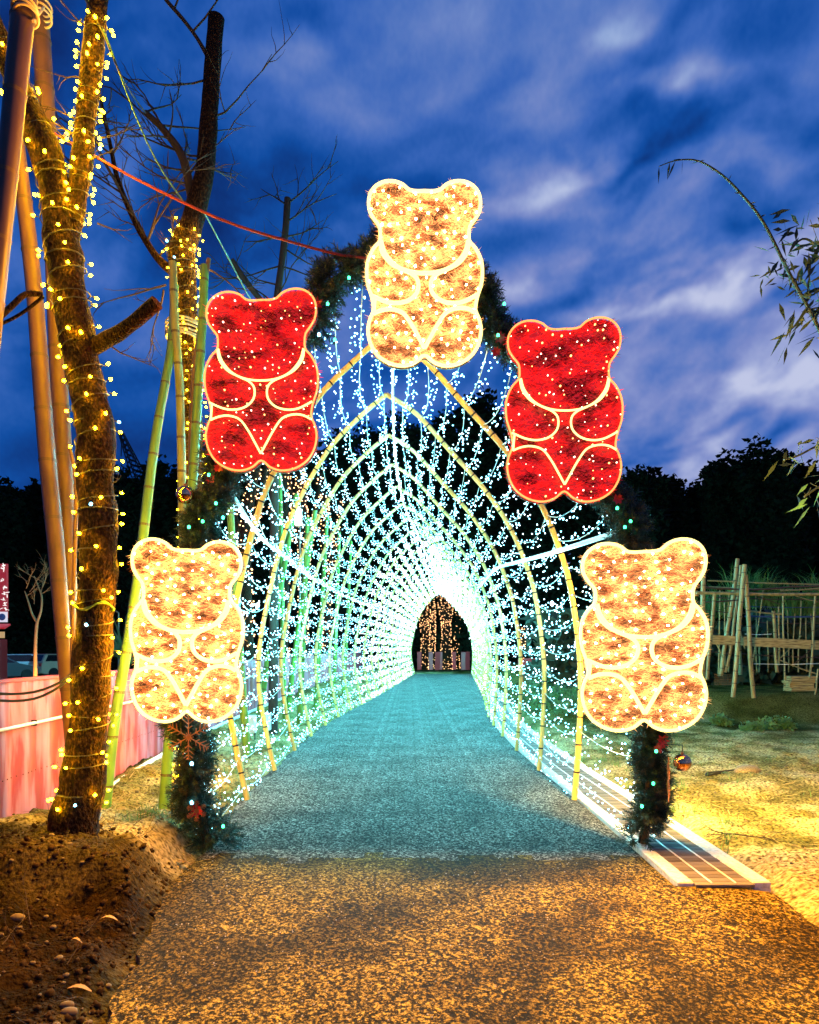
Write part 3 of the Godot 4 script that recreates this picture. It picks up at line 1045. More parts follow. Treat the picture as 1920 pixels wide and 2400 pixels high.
func bear_pt(x: float, y: float, o: Vector3, sc: Vector2, lift: float) -> Vector3:
	var yy := (1219.0 - y) / 915.0
	var xx := x / 594.0
	yy += lift * xx * smoothstep(0.1, 0.5, yy)
	return o + Vector3(xx * sc.x, yy * sc.y, 0)

func bear(called: String, label: String, rect: Array, d: float, red: bool, lift: float, sd: int, ahead := 3.0, behind := 0.0) -> void:
	rng.seed = sd
	var a := P(rect[0] * SH, rect[1] * SH, d)
	var b := P(rect[2] * SH, rect[3] * SH, d)
	var o := Vector3((a.x + b.x) * 0.5, (a.y + b.y) * 0.5, -d)
	var sc := Vector2(b.x - a.x, a.y - b.y)
	var t := thing(called, label, "light figure", o - Vector3(0, sc.y * 0.5, 0), "glowing bear figures on the front arch")
	var ring := []
	for i in HALF.size():
		ring.append([HALF[i][0], HALF[i][1]])
	for i in range(HALF.size() - 2, 0, -1):
		ring.append([-HALF[i][0], HALF[i][1]])
	var pts := []
	var rr := 0.0072 if red else 0.0125
	for i in ring.size() + 1:
		var e: Array = ring[i % ring.size()]
		var q := bear_pt(e[0], e[1], o, sc, lift)
		pts.append(Vector4(q.x, q.y, q.z + 0.035, rr))
	var smooth := spl(pts, 0.02)
	var poly := PackedVector2Array()
	for i in range(0, smooth.size() - 1, 2):
		poly.append(Vector2(smooth[i].x, smooth[i].y))
	# backing panel, frame behind
	var pm := MB.new()
	pm.prism(poly, -d - 0.012, -d + 0.004)
	put("light_panel", pm, M.panel_red if red else M.panel_gold, t)
	var fr := MB.new()
	var back := []
	for q in smooth:
		back.append(Vector4(q.x, q.y, -d - 0.015, 0.009))
	fr.tube(back, 6)
	put("frame", fr, M.steel, t)
	# rope light outline, and the lines of chin, arms and legs
	var edge := MB.new()
	edge.tube(smooth, 7)
	put("rope_light", edge, M.rope_gold if not red else M.rope_amber, t)
	var inner := [
		[[-222, 1063], [-205, 1120], [-155, 1180], [-85, 1214], [0, 1224], [85, 1214], [155, 1180], [205, 1120], [222, 1063]],
		[[-226, 1070], [-216, 1120], [-175, 1172], [-115, 1204], [-62, 1228], [-34, 1262], [-38, 1316], [-78, 1356], [-138, 1372], [-200, 1364], [-268, 1335]],
		[[226, 1070], [216, 1120], [175, 1172], [115, 1204], [62, 1228], [34, 1262], [38, 1316], [78, 1356], [138, 1372], [200, 1364], [268, 1330]],
		[[-262, 1424], [-222, 1408], [-170, 1402], [-112, 1420], [-68, 1474], [-30, 1540], [0, 1594], [30, 1540], [68, 1474], [112, 1416], [170, 1396], [222, 1400], [262, 1420]],
		[[-255, 1345], [-258, 1380], [-262, 1424]]]
	for ln in inner:
		var l := []
		for e in ln:
			var q := bear_pt(e[0], e[1], o, sc, lift)
			l.append(Vector4(q.x, q.y, q.z + 0.05, rr * (1.0 if red else 1.2)))
		var lm := MB.new()
		if ln.size() == 13:      # the point between the legs stays sharp
			lm.tube(spl(l.slice(0, 7), 0.02), 7)
			lm.tube(spl(l.slice(6), 0.02), 7)
		else:
			lm.tube(spl(l, 0.02), 7)
		put("rope_light", lm, M.rope_gold, t)
	# tinsel: fine strips, mostly lying sideways, in bright, mid and dark clumps by noise
	var lo := Vector2(o.x - sc.x * 0.5, o.y - sc.y * 0.5)
	var nz := FastNoiseLite.new()
	nz.seed = sd * 3 + 1
	nz.frequency = 1.0
	nz.fractal_octaves = 3
	var sets := [[], [], []]
	var tries := 15000 if not red else 11000
	for i in tries:
		var p := lo + Vector2(rng.randf() * sc.x, rng.randf() * sc.y)
		if not Geometry2D.is_point_in_polygon(p, poly):
			continue
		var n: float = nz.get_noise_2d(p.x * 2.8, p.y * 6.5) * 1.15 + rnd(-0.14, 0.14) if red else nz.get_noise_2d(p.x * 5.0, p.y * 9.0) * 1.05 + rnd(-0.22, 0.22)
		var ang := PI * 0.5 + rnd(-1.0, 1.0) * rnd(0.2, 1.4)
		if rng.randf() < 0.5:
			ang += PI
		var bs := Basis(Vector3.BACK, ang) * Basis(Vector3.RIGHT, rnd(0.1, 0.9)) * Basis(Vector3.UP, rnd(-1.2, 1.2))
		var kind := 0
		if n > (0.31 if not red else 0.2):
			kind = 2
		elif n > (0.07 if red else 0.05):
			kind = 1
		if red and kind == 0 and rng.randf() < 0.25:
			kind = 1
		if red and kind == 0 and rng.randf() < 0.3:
			continue
		sets[kind].append(Transform3D(bs * rnd(0.6, 1.15), Vector3(p.x, p.y, -d + 0.006 + rnd(0.0, 0.012))))
	# fringe round the rim, lengthened to stand in for the halo of light
	for i in range(0, smooth.size() - 1):
		var nx := smooth[mini(i + 1, smooth.size() - 1)] as Vector4
		var dir := Vector3(nx.x - smooth[i].x, nx.y - smooth[i].y, 0).normalized()
		for k in 10:
			var outw := -dir.cross(Vector3.BACK) * -1.0
			var bs2 := Basis(Quaternion(Vector3.UP, (outw + ball() * 0.8).normalized()))
			sets[0 if k < 7 else 1].append(Transform3D(bs2 * rnd(0.45, 0.95), v3(smooth[i]) + ball() * 0.012 - Vector3(0, 0, 0.02)))
	var strip := ribbon(0.052, 0.0021, 0.012)
	var mats := [M.tinsel_gold, M.tinsel_copper, M.tinsel_dark] if not red else [M.tinsel_red, M.tinsel_red_dim, M.tinsel_black]
	for k in 3:
		scatter("tinsel_strip", strip, mats[k], sets[k], t)
	# bulbs set in the tinsel
	var lm2 := led_mesh(M.led_gold if not red else M.led_pink, 0.007 if not red else 0.0045)
	var lm3 := led_mesh(M.led_orange, 0.005)
	var n_b := 150 if not red else 150
	var spots := []
	var guard := 0
	while spots.size() < n_b and guard < 9000:
		guard += 1
		var p := lo + Vector2(rng.randf() * sc.x, rng.randf() * sc.y)
		if not Geometry2D.is_point_in_polygon(p, poly):
			continue
		var ok := true
		for q in spots:
			if Vector2(q.x, q.y).distance_to(p) < (0.052 if not red else 0.03):
				ok = false
				break
		if ok:
			spots.append(p)
	for p in spots:
		var ob := MeshInstance3D.new()
		ob.name = "light_bulb"
		ob.mesh = lm2 if not red or rng.randf() < 0.55 else lm3
		ob.transform = Transform3D(Basis(Vector3.RIGHT, PI * 0.5) * Basis(Vector3.UP, rnd(0, TAU)) * (rnd(0.75, 1.2) if not red else rnd(0.55, 1.7)), Vector3(p.x, p.y, -d + 0.034 + rnd(-0.008, 0.008)) - off(t))
		t.add_child(ob, true)
	# two struts to the arch
	var st := MB.new()
	st.rod(o + Vector3(0, sc.y * 0.2, -0.01), o + Vector3(0, sc.y * 0.2, -0.2), 0.012)
	st.rod(o + Vector3(0, -sc.y * 0.2, -0.01), o + Vector3(0, -sc.y * 0.2, -0.2), 0.012)
	put("bracket", st, M.steel, t)
	var l := AreaLight3D.new()
	l.name = "figure_light"
	l.area_size = Vector2(sc.x * 0.75, sc.y * 0.62)
	l.position = o + Vector3(0, -0.06, 0.27)
	l.rotation = Vector3(-0.3 if behind > 10.0 else 0.0, PI, 0)
	l.light_color = lin(1.0, 0.015, 0.02) if red else lin(1.0, 0.38, 0.006)
	l.light_energy = ahead
	l.area_range = 14.0
	l.area_attenuation = 2.0
	l.shadow_enabled = true
	add_child(l, true)
	if not red:      # added light behind the golden figures for their back glow, lower ones turned outward
		var lb := AreaLight3D.new()
		lb.name = "figure_light"
		lb.area_size = Vector2(0.22, sc.y * 0.7)
		lb.position = o + Vector3(0.1 * signf(o.x), 0, -0.47)
		lb.light_color = lin(1.0, 0.55, 0.07)
		lb.rotation = Vector3(-0.1, -1.0 if o.x > 0.6 else (0.8 if o.x < -0.6 else 0.0), 0)
		lb.light_energy = behind
		lb.area_range = 14.0
		lb.area_attenuation = 2.0
		lb.shadow_enabled = true
		add_child(lb, true)

func make_bears() -> void:
	bear("bear_light_figure", "topmost glowing golden bear figure at the peak of the front arch", [773, 389, 1015, 774], 4.78, false, 0.0, 101, 75.0, 4.0)
	bear("bear_light_figure", "glowing red bear figure on the left shoulder of the arch", [434, 617, 671, 993], 4.78, true, 0.03, 102)
	bear("bear_light_figure", "glowing red bear figure on the right shoulder of the arch", [1064, 677, 1308, 1058], 4.78, true, 0.03, 103)
	bear("bear_light_figure", "glowing golden bear figure low on the left by the wrapped trees", [279, 1140, 514, 1518], 4.78, false, -0.025, 104, 18.0, 14.0)
	bear("bear_light_figure", "glowing golden bear figure low on the right by the sandy ground", [1220, 1142, 1486, 1537], 4.74, false, 0.04, 105, 40.0, 85.0)
	rng.seed = 7

# ---------------------------------------------------------------- left side: wrapped trees, bamboo props, painted fence
func path_px(l: Array, d0: float, d1: float, step := 0.06) -> Array:
	var k := []
	for i in l.size():
		var d := lerpf(d0, d1, float(i) / maxf(l.size() - 1, 1))
		k.append(W(l[i][0] * SH, l[i][1] * SH, d, l[i][2] * SH))
	return spl(k, step)

func twig(mb: MB, o: Vector3, dir: Vector3, ln: float, r: float, depth: int) -> void:
	var pts := []
	var p := o
	var v := dir.normalized()
	var n := 5
	for i in n + 1:
		pts.append(Vector4(p.x, p.y, p.z, r * (1.0 - 0.75 * i / n)))
		v = (v + ball() * 0.24 + Vector3(0, 0.05, 0)).normalized()
		if depth > 0 and i > 0 and i < n and rng.randf() < 0.75:
			twig(mb, p, (v + ball() * 0.9).normalized(), ln * rnd(0.35, 0.65), r * 0.6, depth - 1)
		p += v * ln / n
	mb.tube(pts, 5)

# a string of lights wound round a limb
func wind_lights(label: String, path: Array, pitch: float, gap: float, led: ArrayMesh, group: String, thick := 0.0045, share := 0.0) -> void:
	var t := thing("string_lights", label, "string lights", v3(path[0]), group)
	var tot := 0.0
	var cord := []
	var spots := []
	var odd := []
	var since := 0.0
	var a := Vector3.RIGHT
	var last := Vector3.ZERO
	for i in path.size() - 1:
		var p := v3(path[i])
		var q := v3(path[i + 1])
		var ax := (q - p).normalized()
		a = (a - ax * a.dot(ax)).normalized()
		var b := ax.cross(a)
		var ln := p.distance_to(q)
		var n := maxi(2, int(ln / pitch * 14.0))
		for s in n:
			var w := float(s) / n
			var ang: float = (tot + ln * w) / pitch * TAU
			ang += sin((tot + ln * w) * 9.0) * 0.7
			var r: float = lerpf(path[i].w, path[i + 1].w, w)
			var rad := a * cos(ang) + b * sin(ang)
			var e := p.lerp(q, w) + rad * (r + thick * 0.6) + ax * 0.03 * sin((tot + ln * w) * 23.0)
			cord.append(Vector4(e.x, e.y, e.z, thick))
			if last != Vector3.ZERO:
				since += last.distance_to(e)
			last = e
			if since > gap:
				since -= gap * rnd(0.75, 1.3)
				var lead := (rad + ball() * 0.7).normalized()
				var pos := e + rad * rnd(0.026, 0.042) + ax * rnd(-0.025, 0.025)
				(odd if rng.randf() < share else spots).append(Transform3D(Basis(Quaternion(Vector3.UP, lead)), pos))
		tot += ln
	var mb := MB.new()
	mb.tube(cord, 4)
	put("cable", mb, M.cable, t)
	scatter("led_bulb", led, null, spots, t)
	if odd.size():
		scatter("led_bulb", led_mesh(M.led_cool, 0.011), null, odd, t)

func bamboo(label: String, l: Array, d0: float, d1: float, m: Material, group := "bamboo props beside the left trees", called := "bamboo_pole") -> Array:
	var p := path_px(l, d0, d1, 0.05)
	var t := thing(called, label, "bamboo pole", v3(p[-1]), group)
	var rings := MB.new()
	var run := 0.0
	var nxt := rnd(0.1, 0.3)
	for i in p.size():
		if i > 0:
			run += v3(p[i]).distance_to(v3(p[i - 1]))
		if run > nxt and i < p.size() - 2:
			nxt = run + rnd(0.3, 0.42)
			var dir := (v3(p[i + 1]) - v3(p[i])).normalized() * 0.006
			var o := v3(p[i])
			rings.tube([Vector4(o.x - dir.x * 2, o.y - dir.y * 2, o.z, p[i].w), Vector4(o.x - dir.x, o.y - dir.y, o.z, p[i].w * 1.09), Vector4(o.x, o.y, o.z, p[i].w * 1.0), Vector4(o.x + dir.x, o.y + dir.y, o.z, p[i].w * 1.07), Vector4(o.x + dir.x * 2, o.y + dir.y * 2, o.z, p[i].w)], 12, false)
	var mb := MB.new()
	mb.tube(p, 14)
	put("culm", mb, m, t)
	if rings.ix.size():
		put("node", rings, M.node, t).set_meta("kind", "stuff")
	return p

func make_left() -> void:
	rng.seed = 40
	# the big wrapped tree
	var trunk := path_px([[150, 1860, 128], [153, 1800, 108], [163, 1700, 92], [180, 1600, 84], [190, 1500, 78], [196, 1400, 74], [200, 1300, 72], [203, 1200, 73], [206, 1100, 75], [205, 1000, 79], [199, 900, 78], [188, 830, 74], [174, 760, 74], [160, 690, 76], [148, 620, 78], [136, 540, 76], [125, 460, 71], [116, 400, 68], [103, 340, 66], [84, 290, 62], [62, 240, 56], [40, 190, 52], [12, 110, 46], [-25, 30, 40], [-90, -120, 30]], 4.42, 4.3, 0.03)
	var limb := path_px([[143, 520, 40], [155, 455, 42], [165, 400, 40], [171, 360, 41], [177, 290, 40], [184, 220, 40], [192, 150, 40], [199, 80, 42], [206, 0, 42], [214, -110, 38], [230, -330, 28]], 4.36, 4.5, 0.04)
	var stub := path_px([[192, 735, 30], [222, 716, 32], [250, 702, 31], [285, 676, 30], [331, 637, 29]], 4.38, 4.15, 0.03)
	var t := thing("big_wrapped_tree", "thick pruned brown tree on the left wound with warm lights, forked near the top", "tree", v3(trunk[0]), "pruned trees wound with lights")
	var mb := MB.new(); mb.tube(trunk, 30, true, wob, 0.34, 22.0); put("trunk", mb, M.bark, t)
	mb = MB.new(); mb.tube(limb, 18, true, wob, 0.22, 30.0); put("limb", mb, M.bark, t)
	mb = MB.new(); mb.tube(stub, 14, true, wob, 0.2, 30.0); put("sawn_branch", mb, M.bark, t)
	mb = MB.new()
	for e in [[190, 60, -0.9, 0.5], [175, 165, -0.8, 0.25], [160, 250, -0.7, 0.35], [162, 285, -0.9, 0.05], [150, 300, -0.6, 0.2], [212, 290, 0.8, 0.4], [170, 350, 0.9, 0.1], [205, 470, 0.9, -0.5], [235, 730, 0.8, -0.3], [215, 1010, 0.5, -0.3]]:
		twig(mb, P(e[0] * SH, e[1] * SH, 4.4), Vector3(e[2], e[3], rnd(-0.2, 0.3)), rnd(0.22, 0.42), 0.006, 1)
	put("twig", mb, M.twig, t)
	mb = MB.new()
	mb.tube(spl([W(100, 690, 4.1, 12), W(60, 690, 4.05, 13), W(25, 720, 4.0, 14), W(-40, 780, 3.9, 15)], 0.03), 6)
	mb.tube(spl([W(102, 695, 4.1, 8), W(50, 735, 4.1, 8), W(0, 760, 4.1, 8), W(-40, 770, 4.1, 8)], 0.03), 5)
	put("side_branch", mb, M.bark, t)
	# a green leaf vine bound round the trunk
	mb = MB.new()
	var vp := []
	for i in 22:
		var w := PI * 0.55 + PI * 1.1 * i / 21.0
		var o := P(200 * SH, 1278 * SH, 4.4)
		vp.append(Vector4(o.x + cos(w + PI * 0.4) * 0.125, o.y + 0.025 * sin(i * 0.5), o.z + absf(sin(w + PI * 0.4)) * 0.128, 0.009 + 0.004 * sin(i * 1.3)))
	mb.tube(vp, 6)
	put("leaf_vine", mb, M.leaf, t)
	var led := led_mesh(M.led_warm, 0.0105)
	wind_lights("warm white string lights wound round the thick trunk of the big left tree", trunk.slice(14), 0.12, 0.2, led, "warm string lights on the left trees", 0.0045, 0.07)
	wind_lights("warm white string lights wound tightly round the upright limb of the big left tree", limb.slice(2, int(limb.size() * 0.55)), 0.075, 0.1, led, "warm string lights on the left trees", 0.0035, 0.03)
	# bamboo props
	var pa := bamboo("dark brown bamboo pole slanting out of the frame at the upper left", [[66, -90, 46], [50, 20, 46], [38, 130, 44], [22, 300, 42], [-5, 560, 40], [-60, 1100, 40], [-140, 1930, 42]], 3.7, 3.7, M.bam_brown)
	var pb := bamboo("tan bamboo pole running up behind the big wrapped tree", [[78, -90, 36], [86, 60, 36], [100, 280, 35], [112, 520, 34], [122, 760, 34], [134, 960, 34], [146, 1250, 32], [156, 1500, 30], [172, 1760, 30]], 5.0, 5.0, M.bam_tan)
	bamboo("tan bamboo pole left of the big wrapped tree, its foot behind the trunk", [[22, 100, 30], [36, 300, 30], [58, 480, 32], [75, 640, 33], [89, 830, 34], [103, 1000, 34], [118, 1150, 33], [130, 1300, 31], [145, 1480, 29], [158, 1640, 28], [172, 1790, 28]], 4.75, 4.85, M.bam_tan)
	bamboo("thin dry cane close against the left edge of the big tree", [[146, 940, 7], [160, 1010, 9], [158, 1150, 9], [153, 1300, 9], [152, 1420, 9], [150, 1720, 9]], 4.6, 4.6, M.bam_tan)
	bamboo("green bamboo pole leaning against the second wrapped tree", [[368, 600, 16], [362, 720, 18], [348, 806, 18], [329, 914, 19], [312, 1040, 20], [292, 1206, 21], [270, 1350, 22], [246, 1490, 22], [232, 1600, 23], [219, 1728, 24]], 6.6, 5.78, M.bam_green)
	bamboo("green bamboo pole that comes down behind the lower left golden figure", [[431, 560, 18], [425, 700, 18], [413, 901, 19], [405, 1024, 19], [390, 1200, 20], [372, 1400, 21], [357, 1550, 22], [344, 1722, 24]], 6.3, 5.9, M.bam_green)
	bamboo("short olive bamboo pole tied upright to the second wrapped tree", [[364, 552, 16], [368, 676, 17], [377, 790, 17], [381, 914, 17], [386, 1200, 18], [392, 1690, 19]], 6.5, 6.5, M.bam_olive)
	bamboo("dry crooked cane beside the left red figure", [[440, 545, 9], [426, 640, 10], [420, 700, 10], [408, 800, 10], [402, 1000, 11], [398, 1700, 11]], 6.3, 6.2, M.bam_tan)
	# lashings
	var r := thing("rope_lashing", "pale rope lashed round two bamboo poles at the top left corner", "rope", P(60, 40, 3.7))
	for e in [[58, 14, 3.68, 0.062, -0.1], [58, 26, 3.68, 0.062, 0.0], [62, 38, 3.68, 0.06, 0.1], [98, 16, 4.9, 0.066, 0.05], [98, 28, 4.9, 0.066, -0.05], [98, 42, 4.9, 0.066, 0.1]]:
		var o := P(e[0], e[1], e[2])
		mb = MB.new()
		var ring := []
		for i in 20:
			var w := TAU * i / 20.0
			ring.append(Vector4(o.x + cos(w) * e[3], o.y + sin(w) * 0.012 + cos(w) * e[4] * e[3], o.z + sin(w) * e[3], 0.0075))
		mb.tube(ring, 6, false, null, 0, 1, true)
		put("rope_turn", mb, M.rope, r)
	mb = MB.new(); mb.rod(P(78, 50, 3.62), P(104, 16, 4.75), 0.008); put("rope_turn", mb, M.rope, r)
	r = thing("rope_lashing", "pale rope binding bamboo to the second wrapped tree", "rope", P(430, 790, 6.6))
	for k in 6:
		var o := P(432, 766 + k * 6.5, 6.75)
		mb = MB.new()
		var ring := []
		for i in 20:
			var w := TAU * i / 20.0
			ring.append(Vector4(o.x + cos(w) * 0.175, o.y + sin(w + k) * 0.015, o.z + sin(w) * 0.2, 0.0085))
		mb.tube(ring, 6, false, null, 0, 1, true)
		put("rope_turn", mb, M.rope, r)
	# second tree
	var tr2 := path_px([[398, 1668, 50], [402, 1400, 42], [404, 1100, 42], [405, 900, 42], [399, 760, 40], [393, 640, 42], [382, 555, 56], [384, 520, 52], [404, 468, 46], [428, 380, 40], [438, 290, 37], [446, 165, 34], [456, 38, 32]], 7.0, 7.0, 0.05)
	t = thing("second_wrapped_tree", "pruned tree with a bare dark sawn trunk above and lights wound below", "tree", v3(tr2[0]), "pruned trees wound with lights")
	mb = MB.new(); mb.tube(tr2, 18, true, wob, 0.14, 26.0); put("trunk", mb, M.bark, t)
	var br1 := path_px([[404, 420, 18], [385, 333, 18], [346, 275, 15], [306, 237, 12]], 7.0, 6.9)
	mb = MB.new(); mb.tube(br1, 10, true, wob, 0.1, 20.0); put("branch", mb, M.bark_dark, t)
	var br2 := path_px([[372, 575, 26], [333, 545, 16], [287, 471, 13], [250, 384, 11], [234, 313, 9], [221, 250, 8], [210, 200, 6]], 7.0, 6.8)
	mb = MB.new(); mb.tube(br2, 10, true, wob, 0.1, 20.0); put("branch", mb, M.bark, t)
	var br3 := path_px([[438, 120, 10], [415, 80, 8], [385, 40, 8], [350, 0, 8], [330, -30, 7]], 7.0, 6.9)
	mb = MB.new(); mb.tube(br3, 8); put("branch", mb, M.bark_dark, t)
	mb = MB.new()
	for pair in [[br1, 12], [br2, 15], [br3, 3]]:
		for k in pair[1]:
			var q: Vector4 = pair[0][rng.randi_range(2, pair[0].size() - 1)]
			twig(mb, v3(q), Vector3(rnd(-0.9, 0.7), rnd(-0.1, 1.0), rnd(-0.4, 0.4)), rnd(0.4, 1.0), 0.012, 2)
	for e in [[430, 330, -1, 0.1], [425, 390, -1, -0.2], [440, 250, 0.9, 0.4], [445, 165, -0.9, -0.5], [400, 500, -0.4, 1.0], [380, 560, -0.2, 1.0], [420, 560, 0.5, -0.3], [350, 600, -0.9, -0.4], [345, 610, -0.4, -1.0]]:
		twig(mb, P(e[0] * SH, e[1] * SH, 7.0), Vector3(e[2], e[3], 0), rnd(0.5, 1.1), 0.012, 2)
	put("twig", mb, M.twig, t)
	wind_lights("warm white string lights wound closely round the second tree's lower trunk", tr2.slice(4, int(tr2.size() * 0.735)), 0.085, 0.12, led_mesh(M.led_warm, 0.009), "warm string lights on the left trees", 0.005, 0.05)
	# third bare tree
	var tr3 := path_px([[575, 1554, 20], [578, 1000, 18], [577, 700, 16], [585, 620, 15], [600, 500, 14], [606, 418, 14]], 11.0, 11.0, 0.1)
	t = thing("bare_tree", "thin bare dark tree rising behind the left red figure", "tree", v3(tr3[0]))
	mb = MB.new(); mb.tube(tr3, 10, true, wob, 0.1, 20.0); put("trunk", mb, M.bark_dark, t)
	var br4 := path_px([[575, 660, 12], [546, 628, 13], [515, 588, 13], [488, 548, 13]], 11.0, 10.8)
	mb = MB.new(); mb.tube(br4, 8, true); put("branch", mb, M.bark_dark, t)
	mb = MB.new()
	for e in [[604, 430, 1.0, 0.5], [602, 430, -0.7, 0.5], [600, 470, 1.0, 0.5], [596, 500, 1.0, 0.2], [596, 500, -1.0, -0.1], [595, 520, 1.0, -0.5], [590, 560, -1.0, 0.1], [585, 600, -1.0, 0.4], [590, 560, 1.0, -0.2], [580, 640, -1.0, 0.4], [575, 650, -0.8, 0.9], [570, 655, 0.4, 1.0]]:
		twig(mb, P(e[0] * SH, e[1] * SH, 11.0), Vector3(e[2], e[3], 0), rnd(0.7, 1.3), 0.016, 2)
	put("twig", mb, M.twig, t)
	# lines overhead
	t = thing("overhead_rope", "red rope stretched from the big left tree to the topmost golden figure", "rope", P(445, 482, 5.0))
	mb = MB.new()
	mb.tube(spl([W(125, 312, 4.42, 5), W(199, 352, 4.5, 5), W(297, 408, 4.6, 5.5), W(445, 482, 4.7, 6), W(557, 529, 4.75, 6), W(696, 571, 4.78, 6), W(800, 598, 4.8, 6), W(864, 606, 4.84, 6)], 0.1), 6)
	put("rope", mb, M.rope_red, t)
	t = thing("overhead_cable", "thin green cable hanging from above down to the red rope", "cable", P(431, 473, 5.0))
	mb = MB.new()
	mb.tube(spl([W(188, -40, 4.4, 4), W(250, 88, 4.45, 4), W(297, 218, 4.5, 4), W(343, 329, 4.6, 4), W(385, 408, 4.65, 4), W(431, 473, 4.7, 4)], 0.1), 5)
	put("cable", mb, M.cable_green, t)
	t = thing("overhead_cable", "dark thin cable passing left of the green one above the fork", "cable", P(300, 218, 4.4))
	mb = MB.new()
	mb.tube(spl([W(180, -40, 4.4, 5), W(246, 88, 4.42, 4), W(290, 190, 4.5, 4), W(341, 264, 6.8, 4)], 0.1), 5)
	put("cable", mb, M.cable, t)
	t = thing("overhead_cable", "thin green cable running down from the rope behind the left red figure", "cable", P(566, 663, 6.0))
	mb = MB.new()
	mb.tube(spl([W(480, 500, 4.74, 3.5), W(520, 575, 5.2, 3.5), W(570, 670, 5.8, 3.5), W(610, 740, 6.4, 3.5)], 0.1), 5)
	put("cable", mb, M.cable_green, t)
	make_fence()

func make_fence() -> void:
	var t := thing("painted_fence", "low fence of streaked pink painted sheet metal along the left side", "fence", Vector3(-3.0, 0, -4))
	var d := 1.2
	while d < 40.0:
		var d2 := d + 1.82
		var mb := MB.new()
		var n := 34
		for i in n + 1:
			var w := lerpf(d, d2 - 0.006, float(i) / n)
			var ph := w * TAU / 0.30
			var x := -3.0 + 0.010 * sin(ph) + 0.003 * (int(d) % 2)
			var nx := Vector3(1, 0, 0.010 * cos(ph) * TAU / 0.30).normalized()
			var lo := minf(gh(-2.9, -w), 0.3) - 0.12
			for k in 2:
				mb.vert(Vector3(x, lo if k == 0 else 1.245, -w), nx, Vector2(w, k))
				mb.vert(Vector3(x - 0.004, lo if k == 0 else 1.245, -w), -nx, Vector2(w, k))
		for i in n:
			var a := i * 4
			mb.face(a, a + 4, a + 6); mb.face(a, a + 6, a + 2)
			mb.face(a + 1, a + 7, a + 5); mb.face(a + 1, a + 3, a + 7)
		put("sheet_panel", mb, M.pink, t)
		d = d2
	var rail := MB.new()
	rail.box(Transform3D(Basis.IDENTITY, Vector3(-3.005, 1.25, -20.5)), Vector3(0.05, 0.03, 39.0), 0.004)
	put("top_rail", rail, M.pink_edge, t)
	var rv := MB.new()
	d = 1.3
	while d < 18.0:
		for h in [0.52]:
			rv.orb(Vector3(-2.985 + 0.010 * sin(d * TAU / 0.30), h, -d), Vector3(0.004, 0.007, 0.007), 5, 3)
		d += 0.066
	put("rivet", rv, M.rivet, t).set_meta("kind", "stuff")
	rng.seed = 12
	# pipes along the fence
	t = thing("white_conduit", "thin white plastic conduit fixed along the pink fence at half height", "pipe", Vector3(-2.96, 0.9, -5))
	var mb2 := MB.new()
	mb2.tube(spl([Vector4(-2.96, 0.88, -2.6, 0.013), Vector4(-2.96, 0.90, -4.9, 0.013), Vector4(-2.96, 0.92, -7.0, 0.013), Vector4(-2.96, 0.95, -9.6, 0.013), Vector4(-2.96, 0.95, -16.0, 0.013)], 0.2), 8)
	put("pipe", mb2, M.pvc, t)
	d = 3.4
	while d < 14.0:
		var c := MB.new()
		c.box(Transform3D(Basis.IDENTITY, Vector3(-2.97, 0.90 + (d - 5.0) * 0.01, -d)), Vector3(0.04, 0.045, 0.012))
		put("clip", c, M.tie, t)
		d += 0.62
	t = thing("white_drain_pipe", "thicker white pipe lying along the foot of the pink fence", "pipe", Vector3(-2.9, 0.1, -5))
	mb2 = MB.new()
	mb2.tube(spl([Vector4(-2.9, 0.10, -3.0, 0.027), Vector4(-2.9, 0.085, -4.6, 0.027), Vector4(-2.9, 0.12, -6.0, 0.027), Vector4(-2.92, 0.23, -7.9, 0.027), Vector4(-2.94, 0.30, -11.0, 0.027), Vector4(-2.94, 0.32, -16.0, 0.027)], 0.2), 10)
	put("pipe", mb2, M.pvc, t)
	# black cables tied to the bamboo
	for e in [[0.0, "upper of two black cables sagging across the pink fence"], [16.0, "lower of two black cables sagging across the pink fence"]]:
		t = thing("black_cable", e[1], "cable", P(80, 1620, 4.4), "black cables on the pink fence")
		mb2 = MB.new()
		mb2.tube(spl([W(172, 1576 + e[0] * 0.2, 4.55, 7), W(140, 1600 + e[0] * 0.6, 4.45, 6.5), W(80, 1622 + e[0], 4.4, 6.5), W(0, 1626 + e[0], 4.3, 6.5), W(-90, 1610 + e[0], 4.2, 6.5)], 0.05), 6)
		put("cable", mb2, M.cable, t)

